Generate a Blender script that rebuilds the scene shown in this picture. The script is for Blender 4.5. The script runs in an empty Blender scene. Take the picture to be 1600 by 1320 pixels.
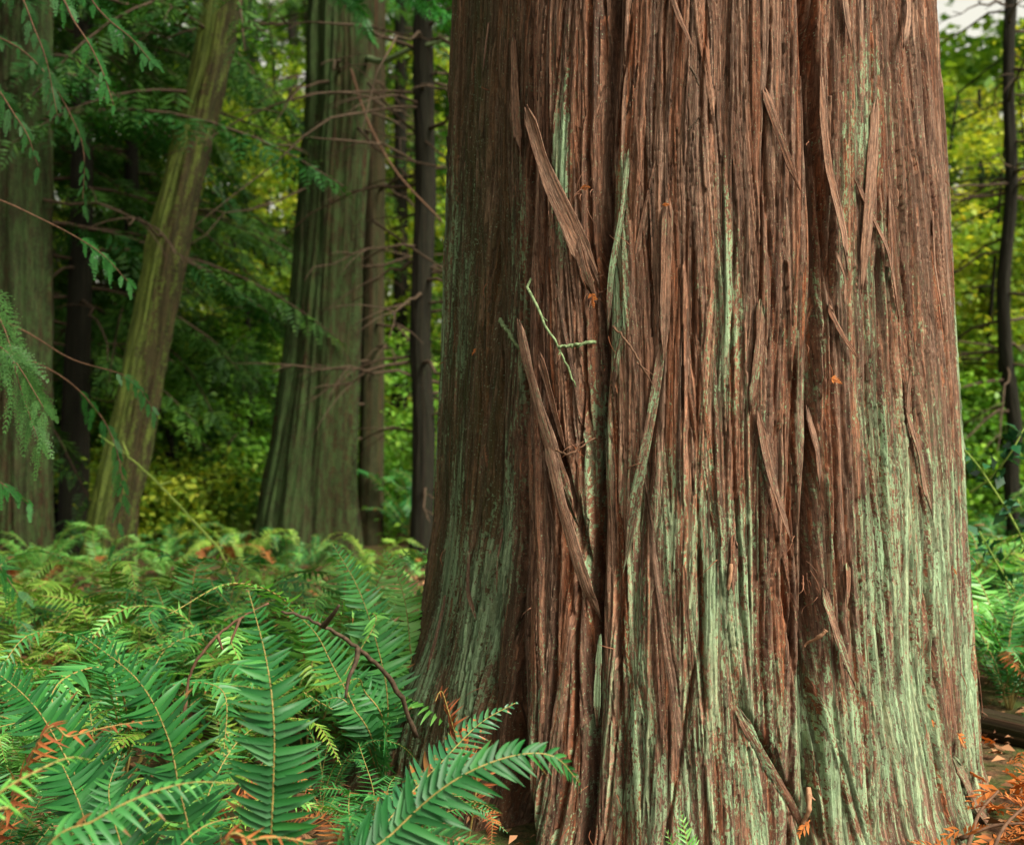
import bpy, math
import numpy as np
from math import radians, pi

S = bpy.context.scene
COL = S.collection
F = 1600 * 40.0 / 36.0            # focal length in photo pixels
CAMZ = 1.05
RNG = np.random.RandomState(7)

# ------------------------------------------------------------------ helpers
def at(px, py, Y):
    return np.array([(px - 800) / F * Y, Y, CAMZ - (py - 660) / F * Y])

def nrm(v):
    v = np.asarray(v, float)
    return v / np.maximum(np.linalg.norm(v, axis=-1, keepdims=True), 1e-9)

def sstep(a, b, x):
    t = np.clip((x - a) / (b - a), 0, 1)
    return t * t * (3 - 2 * t)

def _hash(ix, iy, seed):
    h = (ix.astype(np.int64) * 374761393 + iy.astype(np.int64) * 668265263 + seed * 974634541) & 0x7fffffff
    h = ((h ^ (h >> 13)) * 1274126177) & 0x7fffffff
    h = ((h ^ (h >> 15)) * 461845907) & 0x7fffffff
    return ((h ^ (h >> 14)) & 0xffffff) / float(0xffffff)

def vnoise(x, y, seed=0):
    x, y = np.broadcast_arrays(np.asarray(x, float), np.asarray(y, float))
    ix = np.floor(x); iy = np.floor(y)
    fx = x - ix; fy = y - iy
    fx = fx * fx * (3 - 2 * fx); fy = fy * fy * (3 - 2 * fy)
    a = _hash(ix, iy, seed); b = _hash(ix + 1, iy, seed)
    c = _hash(ix, iy + 1, seed); d = _hash(ix + 1, iy + 1, seed)
    return (a + (b - a) * fx) * (1 - fy) + (c + (d - c) * fx) * fy

def fbm(x, y, seed=0, octv=4):
    s = 0; a = .5; n = 0
    for k in range(octv):
        s = s + a * vnoise(x * 2 ** k, y * 2 ** k, seed + 17 * k); n += a; a *= .5
    return s / n

def catmull(P, n):
    P = np.asarray(P, float)
    if len(P) == 2:
        t = np.linspace(0, 1, n)[:, None]
        return P[0] * (1 - t) + P[1] * t
    Q = np.vstack([2 * P[0] - P[1], P, 2 * P[-1] - P[-2]])
    t = np.linspace(0, len(P) - 1 - 1e-6, n)
    i = t.astype(int); u = (t - i)[:, None]
    p0, p1, p2, p3 = Q[i], Q[i + 1], Q[i + 2], Q[i + 3]
    return .5 * (2 * p1 + (p2 - p0) * u + (2 * p0 - 5 * p1 + 4 * p2 - p3) * u ** 2 + (3 * p1 - p0 - 3 * p2 + p3) * u ** 3)

class MB:
    """collects vertices / quads / triangles and float attributes for one mesh"""
    def __init__(self):
        self.v = []; self.q = []; self.t = []; self.n = 0; self.at = {}
    def add(self, v, quads=None, tris=None, **attrs):
        v = np.asarray(v, float).reshape(-1, 3)
        if quads is not None and len(quads): self.q.append(np.asarray(quads, np.int64).reshape(-1, 4) + self.n)
        if tris is not None and len(tris): self.t.append(np.asarray(tris, np.int64).reshape(-1, 3) + self.n)
        for k, a in attrs.items():
            a = np.asarray(a, float)
            if k == 'bk':
                a = np.broadcast_to(a, (len(v), 3))
            else:
                a = np.broadcast_to(a.reshape(-1) if a.ndim else a, (len(v),))
            self.at.setdefault(k, []).append((self.n, a))
        self.v.append(v); self.n += len(v)
    def mesh(self, name, mat, smooth=True):
        V = np.vstack(self.v)
        Q = np.vstack(self.q) if self.q else np.zeros((0, 4), np.int64)
        T = np.vstack(self.t) if self.t else np.zeros((0, 3), np.int64)
        me = bpy.data.meshes.new(name)
        me.vertices.add(len(V)); me.vertices.foreach_set('co', V.ravel().astype(np.float32))
        nl = Q.size + T.size
        me.loops.add(nl); me.loops.foreach_set('vertex_index', np.concatenate([Q.ravel(), T.ravel()]).astype(np.int32))
        me.polygons.add(len(Q) + len(T))
        st = np.concatenate([np.arange(len(Q)) * 4, Q.size + np.arange(len(T)) * 3])
        me.polygons.foreach_set('loop_start', st.astype(np.int32))
        me.update(calc_edges=True)
        me.polygons.foreach_set('use_smooth', np.full(len(me.polygons), smooth, bool))
        for k, L in self.at.items():
            if k == 'bk':
                A = np.zeros((len(V), 3), np.float32)
                for o, a in L: A[o:o + len(a)] = a
                d = me.attributes.new(k, 'FLOAT_VECTOR', 'POINT'); d.data.foreach_set('vector', A.ravel())
            else:
                A = np.zeros(len(V), np.float32)
                for o, a in L: A[o:o + len(a)] = a
                d = me.attributes.new(k, 'FLOAT', 'POINT'); d.data.foreach_set('value', A)
        me.materials.append(mat)
        return me
    def build(self, name, mat, parent=None, smooth=True):
        return link(name, self.mesh(name, mat, smooth), parent)

def link(name, me, parent=None):
    o = bpy.data.objects.new(name, me); COL.objects.link(o)
    if parent is not None:
        o.parent = parent
        if me is not None and not parent.get('_local'):
            # meshes are made in world coordinates: undo the parents' offset
            p = parent; off = np.zeros(3)
            while p is not None:
                off += np.array(p.location[:]); p = p.parent
            o.location = tuple(-off)
    return o

def tag(o, label=None, cat=None, group=None, kind=None):
    if label: o['label'] = label
    if cat: o['category'] = cat
    if group: o['group'] = group
    if kind: o['kind'] = kind
    return o

def thing(name, label, cat, loc=(0, 0, 0), group=None):
    o = bpy.data.objects.new(name, None); COL.objects.link(o)
    o.empty_display_size = .2
    o.location = tuple(float(c) for c in loc)
    return tag(o, label, cat, group)

def grid_faces(nr, nc, closed=False):
    r = np.arange(nr - 1)[:, None]; c = np.arange(nc if closed else nc - 1)[None, :]
    c2 = (c + 1) % nc
    return np.stack([r * nc + c, r * nc + c2, (r + 1) * nc + c2, (r + 1) * nc + c], -1).reshape(-1, 4)

def frames(P):
    T = nrm(np.gradient(P, axis=0))
    ref = np.array([0, 0, 1.0]) if abs(T[:, 2]).mean() < .8 else np.array([1.0, 0, 0])
    A = nrm(np.cross(T, ref)); B = np.cross(A, T)
    return T, A, B

def tube(mb, P, r0, r1, k=6, **attrs):
    P = np.asarray(P, float); n = len(P)
    T, A, B = frames(P)
    rad = np.linspace(r0, r1, n) if np.isscalar(r0) else np.asarray(r0)
    a = np.linspace(0, 2 * pi, k, endpoint=False)
    V = P[:, None] + rad[:, None, None] * (np.cos(a)[None, :, None] * A[:, None] + np.sin(a)[None, :, None] * B[:, None])
    V = V.reshape(-1, 3)
    q = grid_faces(n, k, True)
    c0, c1 = n * k, n * k + 1
    V = np.vstack([V, P[0], P[-1]])
    tr = [[c0, (i + 1) % k, i] for i in range(k)] + [[c1, (n - 1) * k + i, (n - 1) * k + (i + 1) % k] for i in range(k)]
    mb.add(V, q, tr, **attrs)

# ------------------------------------------------------------------ materials
class NT:
    def __init__(self, name):
        self.m = bpy.data.materials.new(name); self.m.use_nodes = True
        self.t = self.m.node_tree; self.t.nodes.clear()
        self.out = self.n('ShaderNodeOutputMaterial')
    def n(self, ty, **kw):
        x = self.t.nodes.new(ty)
        for k, v in kw.items(): setattr(x, k, v)
        return x
    def l(self, a, b): self.t.links.new(a, b)
    def val(self, inp, v):
        if hasattr(v, 'links'): self.l(v, inp)
        else: inp.default_value = v
    def attr(self, name, vec=False):
        a = self.n('ShaderNodeAttribute', attribute_name=name); a.attribute_type = 'GEOMETRY'
        return a.outputs['Vector' if vec else 'Fac']
    def math(self, op, a, b=0.0, clamp=False):
        x = self.n('ShaderNodeMath', operation=op, use_clamp=clamp)
        self.val(x.inputs[0], a); self.val(x.inputs[1], b)
        return x.outputs[0]
    def vmul(self, v, s):
        x = self.n('ShaderNodeVectorMath', operation='MULTIPLY')
        self.l(v, x.inputs[0]); x.inputs[1].default_value = s
        return x.outputs[0]
    def noise(self, v, scale=1., detail=2., rough=.5):
        x = self.n('ShaderNodeTexNoise')
        if v is not None: self.l(v, x.inputs['Vector'])
        x.inputs['Scale'].default_value = scale; x.inputs['Detail'].default_value = detail
        x.inputs['Roughness'].default_value = rough
        return x.outputs['Fac']
    def ramp(self, f, stops):
        x = self.n('ShaderNodeValToRGB'); self.l(f, x.inputs[0])
        e = x.color_ramp.elements
        while len(e) < len(stops): e.new(.5)
        for el, (p, c) in zip(e, stops):
            el.position = p; el.color = (*c, 1) if len(c) == 3 else c
        return x.outputs[0]
    def mix(self, f, a, b, bt='MIX'):
        x = self.n('ShaderNodeMix', data_type='RGBA', blend_type=bt)
        self.val(x.inputs[0], f)
        for i, v in ((6, a), (7, b)):
            if hasattr(v, 'links'): self.l(v, x.inputs[i])
            else: x.inputs[i].default_value = (*v, 1)
        return x.outputs[2]
    def mrange(self, f, a, b, c=0., d=1.):
        x = self.n('ShaderNodeMapRange'); x.clamp = True
        self.l(f, x.inputs[0])
        for i, v in enumerate((a, b, c, d)): x.inputs[i + 1].default_value = v
        return x.outputs[0]
    def bump(self, h, strength, dist):
        x = self.n('ShaderNodeBump'); self.l(h, x.inputs['Height'])
        x.inputs['Strength'].default_value = strength; x.inputs['Distance'].default_value = dist
        return x.outputs[0]
    def principled(self, col, rough=.8, spec=.3, normal=None):
        p = self.n('ShaderNodeBsdfPrincipled')
        self.val(p.inputs['Base Color'], col if hasattr(col, 'links') else (*col, 1))
        self.val(p.inputs['Roughness'], rough)
        p.inputs['Specular IOR Level'].default_value = spec
        if normal is not None: self.l(normal, p.inputs['Normal'])
        return p.outputs[0]

def bark_mat(name, outer1, outer2, inner, lichen1, lichen2, algae, fine=1.0, bump=.9):
    T = NT(name)
    bk = T.attr('bk', True); tone = T.attr('tone'); fresh = T.attr('fresh'); lich = T.attr('lich'); alg_shade = T.attr('algae')
    fib = T.noise(T.vmul(bk, (210 * fine, 9 * fine, 1)), 1, 4, .68)          # long fibres
    fib2 = T.noise(T.vmul(bk, (75 * fine, 3.2 * fine, 1)), 1, 3, .6)
    gran = T.noise(T.vmul(bk, (230 * fine, 48 * fine, 1)), 1, 4, .72)       # grain
    patch = T.noise(T.vmul(bk, (16, 5, 1)), 1, 4, .6)
    o = T.mix(T.mrange(patch, .35, .65), outer1, outer2)
    c = T.mix(T.math('ADD', fresh, T.mrange(fib2, .42, .68, -.12, .30), True), o, inner)
    c = T.mix(1.0, c, T.ramp(tone, [(0, (.5, .48, .48)), (.5, (.95, .95, .95)), (1, (1.6, 1.56, 1.5))]), 'MULTIPLY')
    c = T.mix(1.0, c, T.ramp(fib, [(.34, (.36, .33, .32)), (.5, (.95, .95, .95)), (.66, (1.5, 1.47, 1.4))]), 'MULTIPLY')
    c = T.mix(.7, c, T.ramp(gran, [(.36, (.45, .44, .43)), (.64, (1.6, 1.6, 1.58))]), 'MULTIPLY')
    c = T.mix(T.math('MULTIPLY', alg_shade, T.mrange(patch, .3, .6, .45, 1.)), c, T.mix(T.mrange(fib, .3, .7), tuple(x * .55 for x in algae), algae))
    # lichen crust: breaks up along the fibres
    n1 = T.noise(T.vmul(bk, (60 * fine, 14 * fine, 1)), 1, 5, .68)
    n2 = T.noise(T.vmul(bk, (260 * fine, 110 * fine, 1)), 1, 3, .6)
    k = T.mrange(T.math('ADD', T.math('MULTIPLY', n1, .5), T.math('MULTIPLY', n2, .5)), .35, .66)
    d = T.math('SUBTRACT', T.math('ADD', lich, 0.0), T.math('MULTIPLY', k, 1.0))
    m = T.mrange(d, -.07, .09)
    lc = T.mix(T.mrange(n2, .3, .7), lichen1, lichen2)
    lc = T.mix(1.0, lc, T.ramp(fib, [(.36, (.50, .50, .47)), (.62, (1.15, 1.15, 1.15))]), 'MULTIPLY')
    lc = T.mix(T.math('MULTIPLY', alg_shade, .42), lc, (.05, .085, .03))  # lichen colour darkened along with it on the shaded flank
    c = T.mix(T.math('MULTIPLY', m, T.mrange(patch, .3, .65, .5, .88)), c, lc)
    sp = T.noise(T.vmul(bk, (520 * fine, 210 * fine, 1)), 1, 2, .5)
    c = T.mix(T.mrange(sp, .64, .72, 0, .45), c, lichen2)
    h = T.math('ADD', T.math('ADD', T.math('MULTIPLY', fib, 1.0), T.math('MULTIPLY', gran, .35)), T.math('MULTIPLY', m, .12))
    T.l(T.principled(c, .88, .18, T.bump(h, bump, .006 / fine)), T.out.inputs[0])
    return T.m

def leaf_mat(name, stops, rough=.5, trans=.35, tcol=(1.3, 1.25, .6), spec=.25, var=None):
    T = NT(name)
    r = T.attr('rnd')
    oi = T.n('ShaderNodeObjectInfo').outputs['Random']
    f = T.math('ADD', T.math('MULTIPLY', r, .8), T.math('MULTIPLY', oi, .2))
    c = T.ramp(f, stops)
    if name.startswith('fern') and 'dead' not in name: c = T.mix(T.mrange(r, 1.3, 1.8), c, (.17, .080, .022))
    if var:                                                   # blemishes
        tc = T.n('ShaderNodeTexCoord').outputs['Object']
        c = T.mix(T.mrange(T.noise(tc, 48, 3, .6), var[1], var[1] + .08), c, var[0])
    p = T.principled(c, rough, spec)
    t = T.n('ShaderNodeBsdfTranslucent'); T.l(T.mix(1.0, c, tcol, 'MULTIPLY'), t.inputs[0])
    x = T.n('ShaderNodeMixShader'); x.inputs[0].default_value = trans
    T.l(p, x.inputs[1]); T.l(t.outputs[0], x.inputs[2]); T.l(x.outputs[0], T.out.inputs[0])
    return T.m

def plain_mat(name, c1, c2, scale=30, rough=.8, spec=.2, stretch=(1, 1, 1), rnd=False):
    T = NT(name)
    tc = T.n('ShaderNodeTexCoord').outputs['Object']
    n = T.noise(T.vmul(tc, stretch), scale, 4, .6)
    f = T.mrange(n, .35, .65)
    if rnd: f = T.math('ADD', T.math('MULTIPLY', f, .35), T.math('MULTIPLY', T.attr('rnd'), .75), True)
    T.l(T.principled(T.mix(f, c1, c2), rough, spec, T.bump(n, .4, .004)), T.out.inputs[0])
    return T.m

M = {}
M['bark'] = bark_mat('red_cedar_bark', (.154, .094, .067), (.116, .063, .041), (.134, .046, .020), (.145, .235, .115), (.325, .475, .30), (.036, .036, .011))  # last colour: algae olive, darkened to hold the left lobe's shade
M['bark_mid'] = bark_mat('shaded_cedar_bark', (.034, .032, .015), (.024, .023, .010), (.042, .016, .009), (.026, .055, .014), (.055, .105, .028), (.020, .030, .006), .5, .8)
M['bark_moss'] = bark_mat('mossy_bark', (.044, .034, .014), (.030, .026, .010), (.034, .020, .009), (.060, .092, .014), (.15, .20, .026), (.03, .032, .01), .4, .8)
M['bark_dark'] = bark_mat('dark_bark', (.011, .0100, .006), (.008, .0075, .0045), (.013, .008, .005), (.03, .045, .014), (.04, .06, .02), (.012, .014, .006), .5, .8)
M['bark_red'] = bark_mat('reddish_bark', (.16, .075, .045), (.11, .055, .03), (.13, .05, .03), (.09, .10, .04), (.10, .12, .05), (.05, .05, .02), .5, .8)
M['fern'] = leaf_mat('fern_leaf', [(0, (.014, .085, .022)), (.5, (.028, .16, .034)), (1, (.070, .26, .052))], .5, .28, (1.0, 1.3, .5), .45)
M['fern_fg'] = leaf_mat('fern_leaf_near', [(0, (.007, .062, .014)), (.5, (.013, .108, .021)), (1, (.036, .185, .030))], .5, .28, (1.0, 1.3, .5), .35)
M['fern_pale'] = leaf_mat('fern_leaf_pale', [(0, (.050, .19, .030)), (.5, (.115, .34, .055)), (1, (.24, .50, .13))], .4, .3, (1.0, 1.2, .5), .45)  # leaf colour raised so the bed looks lit despite the trunk's shade
M['fern_yellow'] = leaf_mat('fern_leaf_yellowing', [(0, (.07, .18, .022)), (.5, (.14, .28, .035)), (1, (.28, .40, .06))], .45, .3, (1, 1.2, .5), .35)
M['fern_rust'] = leaf_mat('fern_leaf_rusting', [(0, (.012, .08, .035)), (.5, (.025, .13, .045)), (1, (.06, .17, .05))], .4, .25, (1, 1.2, .5), .4, ((.30, .09, .018), .58))
M['fern_dead'] = leaf_mat('fern_leaf_dead', [(0, (.08, .022, .012)), (.45, (.22, .066, .022)), (1, (.40, .15, .04))], .7, .2, (1.2, .8, .4), .15)
M['stalk'] = plain_mat('fern_stalk', (.16, .13, .035), (.26, .19, .06), 40, .6)
M['cedar_leaf'] = leaf_mat('cedar_spray', [(0, (.007, .042, .008)), (.5, (.016, .082, .014)), (1, (.040, .14, .026))], .5, .25, (1.1, 1.3, .4))
M['cedar_near'] = leaf_mat('cedar_spray_near', [(0, (.008, .060, .010)), (.5, (.018, .115, .018)), (1, (.050, .21, .032))], .45, .3, (1.1, 1.3, .4))
M['cedar_pale'] = leaf_mat('cedar_spray_pale', [(0, (.018, .070, .014)), (.5, (.040, .12, .024)), (1, (.09, .20, .045))], .5, .3, (1.1, 1.3, .4))
M['hemlock'] = leaf_mat('hemlock_spray', [(0, (.010, .040, .006)), (.5, (.030, .095, .012)), (1, (.095, .20, .022))], .55, .3, (1.2, 1.3, .4))
M['maple'] = leaf_mat('sun_tinted_leaves', [(0, (.06, .17, .020)), (.45, (.18, .32, .035)), (.8, (.42, .47, .055)), (1, (.70, .56, .06))], .5, .45, (1.3, 1.15, .5))  # yellow-green leaves, colour brightened to stand for sunlight in the gaps
M['shrub'] = leaf_mat('shrub_leaves', [(0, (.04, .14, .018)), (.5, (.13, .31, .036)), (1, (.36, .52, .07))], .4, .35, (1.2, 1.2, .5))
M['holly'] = leaf_mat('glossy_dark_leaf', [(0, (.008, .045, .016)), (.6, (.015, .08, .03)), (1, (.03, .12, .05))], .25, .1, (1, 1.2, .5), .6)
M['far'] = leaf_mat('far_wood_leaves', [(0, (.03, .10, .014)), (.4, (.10, .24, .025)), (.75, (.26, .42, .05)), (1, (.55, .55, .07))], .6, .35, (1.2, 1.15, .5))  # far leaves coloured bright and yellow in place of stronger sunlight
M['orange'] = leaf_mat('orange_cedar_leaf', [(0, (.24, .070, .018)), (1, (.52, .17, .035))], .7, .2, (1.2, .8, .4))
M['twig'] = plain_mat('dead_twig', (.028, .019, .010), (.075, .048, .030), 60)
M['twig_red'] = plain_mat('brown_twig', (.060, .032, .018), (.13, .068, .038), 60)
M['twig_lichen'] = plain_mat('lichen_twig', (.07, .10, .042), (.19, .26, .125), 90)
M['twig_green'] = plain_mat('green_stem', (.13, .20, .035), (.22, .29, .06), 30)
M['wood'] = plain_mat('split_wood', (.20, .10, .055), (.33, .19, .11), 40, stretch=(6, 6, 1))
M['log'] = plain_mat('rotten_log', (.07, .05, .04), (.15, .10, .08), 30)
M['litter'] = plain_mat('dead_leaves', (.10, .045, .025), (.42, .22, .11), 8, .85, .1, rnd=True)
def ground_mat():
    T = NT('forest_soil')
    tc = T.n('ShaderNodeTexCoord').outputs['Object']
    a = T.noise(tc, 2.2, 6, .65); b = T.noise(tc, 38, 4, .7)
    c = T.mix(T.mrange(b, .35, .7), (.035, .022, .014), (.15, .075, .04))
    c = T.mix(T.mrange(a, .46, .60, 0, .85), c, (.035, .065, .014))
    T.l(T.principled(c, .95, .1, T.bump(b, .8, .02)), T.out.inputs[0]); return T.m
M['soil'] = ground_mat()

# ------------------------------------------------------------------ ground
def gz(x, y):
    x = np.asarray(x, float); y = np.asarray(y, float)
    d = np.hypot(x, y)
    h = .10 * (fbm(x * .55 + 9, y * .55 + 4, 3, 3) - .5) * sstep(1.5, 5, d)
    h = h + 9.0 * sstep(30, 95, y) + 2 * (fbm(x * .05, y * .05, 8, 3) - .5) * sstep(12, 40, d)
    return h - .01
def make_ground():
    def axis(a, b, c, d):
        return np.unique(np.concatenate([np.linspace(-c, -a, d), np.linspace(-a, a, b), np.linspace(a, c, d)]))
    xs = axis(9, 220, 160, 40); ys = np.unique(np.concatenate([np.linspace(-160, -1, 40), np.linspace(-1, 14, 220), np.linspace(14, 170, 60)]))
    X, Y = np.meshgrid(xs, ys)
    Z = gz(X, Y) + .025 * (fbm(X * 6, Y * 6, 5, 4) - .5)
    mb = MB(); mb.add(np.stack([X, Y, Z], -1), grid_faces(len(ys), len(xs)))
    return tag(mb.build('ground', M['soil']), kind='structure')
make_ground()

# ------------------------------------------------------------------ the big cedar
D0 = 3.60; PH = radians(8.76)
C0 = np.array([D0 * math.sin(PH), D0 * math.cos(PH)])
EF = -C0 / D0; ER = np.array([-EF[1], EF[0]])          # towards camera / to its right
R0 = .776
Lz = np.array([-.4, -.12, .08, .38, .77, 1.37, 2.35, 3.5, 9.])
Lr = np.array([.25, .18, .115, .058, .004, -.026, -.062, -.08, -.2])
Rr = np.array([.18, .115, .055, .036, .016, -.020, -.078, -.10, -.2])
Fr = np.array([.24, .16, .10, .06, .03, .0, -.02, -.03, -.18])
def base_R(th, z):
    l = np.interp(z, Lz, Lr); r = np.interp(z, Lz, Rr); f = np.interp(z, Lz, Fr)
    s = np.sin(th); c = np.cos(th)
    wl = sstep(.15, .9, -s); wr = sstep(.15, .9, s)
    return R0 + f * (1 - wl - wr) + l * wl + r * wr
def hit(px, py):
    """photo pixel -> (theta, z) on the trunk"""
    R = R0; d = np.array([(px - 800) / F, 1.0])
    for _ in range(6):
        a = d @ d; b = -2 * d @ C0; c = C0 @ C0 - R * R
        q = b * b - 4 * a * c
        t = (-b - math.sqrt(max(q, 0))) / (2 * a)
        p = d * t - C0
        th = math.atan2(p @ ER, p @ EF); z = CAMZ - (py - 660) / F * t
        R = float(base_R(th, z))
    return th, z

GROOVES = [  # (pixel path, half width m, depth m)
    ([(826, 0), (830, 300), (820, 520), (816, 700), (806, 1000), (792, 1330)], .018, .24),
    ([(962, 0), (952, 200), (946, 450), (937, 700), (931, 980), (926, 1150), (915, 1330)], .015, .072),
    ([(1258, 0), (1272, 200), (1278, 350), (1270, 600), (1264, 900), (1262, 1330)], .018, .075),
    ([(765, 0), (762, 300), (770, 700), (760, 1000), (745, 1330)], .02, .03),
    ([(1130, 0), (1120, 400), (1112, 700), (1085, 1000), (1060, 1330)], .02, .012),
    ([(1400, 0), (1415, 400), (1432, 800), (1450, 1330)], .02, .018),
    ([(1480, 0), (1497, 400), (1506, 800), (1512, 1330)], .012, .02),
    ([(1040, 500), (1010, 760), (985, 1000), (960, 1330)], .012, .014),
    ([(1150, 1100), (1190, 1180), (1235, 1260), (1262, 1330)], .012, .035),
    ([(1475, 1180), (1500, 1250), (1535, 1330)], .012, .04),
    ([(870, 640), (895, 760), (925, 900), (934, 985)], .012, .025),
]
GP = []
for path, w, dep in GROOVES:
    h = np.array([hit(*p) for p in path]); o = np.argsort(h[:, 1]); GP.append((h[o, 1], h[o, 0], w, dep))

def macro_R(th, z):
    R = base_R(th, z)
    # lobes of the fluted trunk
    g1 = np.interp(z, GP[0][0], GP[0][1]); g2 = np.interp(z, GP[1][0], GP[1][1]); g3 = np.interp(z, GP[2][0], GP[2][1])
    for a, b, h in ((g1, g2, .022), (g2, g3, .03), (g3, g3 * 0 + 1.45, .025), (g1 * 0 - 1.5, g1, .03)):
        u = (th - a) / (b - a)
        R = R + h * np.where((u > 0) & (u < 1), np.sin(np.clip(u, 0, 1) * pi) ** .7, 0)
    R = R + .03 * (fbm(th * 2.2 + 40, z * .5, 21, 2) - .5) + .018 * (fbm(th * 6 + 40, z * .7, 22, 2) - .5)
    # the back is fluted as well
    R = R + .04 * np.cos(th * 7) * sstep(1.7, 2.2, np.abs(th))
    for k, (gzv, gth, w, dep) in enumerate(GP):
        gt = np.interp(z, gzv, gth)
        d = (th - gt) * R0
        d = d + .012 * (vnoise(z * 5, k * 7.1, 31) - .5)
        inside = sstep(gzv[0] - .12, gzv[0] + .04, z) * (1 - sstep(gzv[-1] - .04, gzv[-1] + (3 if k < 4 else .1), z))
        ww = w * (1 + 1.1 * (k == 0) * sstep(.5, -.05, z)) * (.7 + .6 * vnoise(z * 3, k * 3.3, 33))
        dd = dep * (1 + .8 * (k == 0) * sstep(.6, -.05, z)) * (.55 + .7 * vnoise(z * 2.4, k * 5.5, 35))
        R = R - dd * np.exp(-(d / ww) ** 2) * inside
    g1 = np.interp(z, GP[0][0], GP[0][1])
    R = R - .04 * sstep(g1 + .01, g1 - .05, th) * sstep(-1.4, -1.05, th)
    # root running down to the left of the trunk
    rt = np.interp(z, [-.2, .05, .3, .7], [-1.25, -1.2, -1.12, -1.05])
    R = R + .16 * np.exp(-((th - rt) / .20) ** 2) * sstep(.55, -.1, z)
    R = R + .07 * np.exp(-((th - .10 - .3 * z) / .22) ** 2) * sstep(.6, -.1, z)
    R = R + .05 * np.exp(-((th - .72) / .2) ** 2) * sstep(.5, -.1, z)
    return R

def wpos(th, z, R):
    th, z, R = np.broadcast_arrays(th, z, R)
    xy = C0 + R[..., None] * (np.cos(th)[..., None] * EF + np.sin(th)[..., None] * ER)
    return np.concatenate([xy, z[..., None]], -1)

# lichen areas: pixel, radii (px), strength
LICH = [(1140, 1180, 55, 330, .62), (1150, 950, 45, 200, .5), (1330, 1180, 70, 240, .52), (1440, 1060, 70, 330, .5), (1500, 900, 26, 460, .62),
        (1490, 420, 16, 420, .55), (1330, 1300, 110, 90, .5), (1070, 1290, 120, 110, .5), (880, 1200, 70, 180, .44), (990, 960, 22, 200, .30),
        (940, 720, 16, 110, .62), (705, 430, 20, 200, .55), (796, 480, 12, 260, .62), (700, 900, 22, 280, .42), (730, 1050, 26, 220, .38),
        (915, 900, 16, 160, .42), (972, 400, 9, 170, .60), (885, 240, 12, 140, .40), (1050, 820, 22, 180, .24), (1130, 560, 45, 260, .30),
        (1290, 800, 24, 160, .38), (1240, 640, 60, 300, .22), (1400, 760, 50, 240, .34), (845, 1250, 40, 120, .45), (1500, 1200, 40, 160, .58),
        (640, 1130, 40, 110, .30), (1000, 1150, 36, 170, .24), (1180, 720, 20, 170, .36), (1380, 400, 60, 300, .20), (690, 650, 14, 160, .45), (786, 800, 14, 200, .4)]
def lichen_field(th, z):
    s = th * R0
    L = np.zeros(np.broadcast(th, z).shape)
    for px, py, rx, ry, k in LICH:
        t0, z0 = hit(px, py)
        t1, _ = hit(px + rx, py) if px < 1470 else (t0 + .06, 0)
        sx = max(abs(t1 - t0) * R0, .02) * 1.15; sz = ry / F * 2.9
        e = np.exp(-(((s - t0 * R0 + .02 * (vnoise(z * 4, px, 41) - .5)) / sx) ** 2 + ((z - z0) / sz) ** 2) * .9)
        L = np.maximum(L, k * 1.25 * e) + .12 * k * e
    return L

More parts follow.
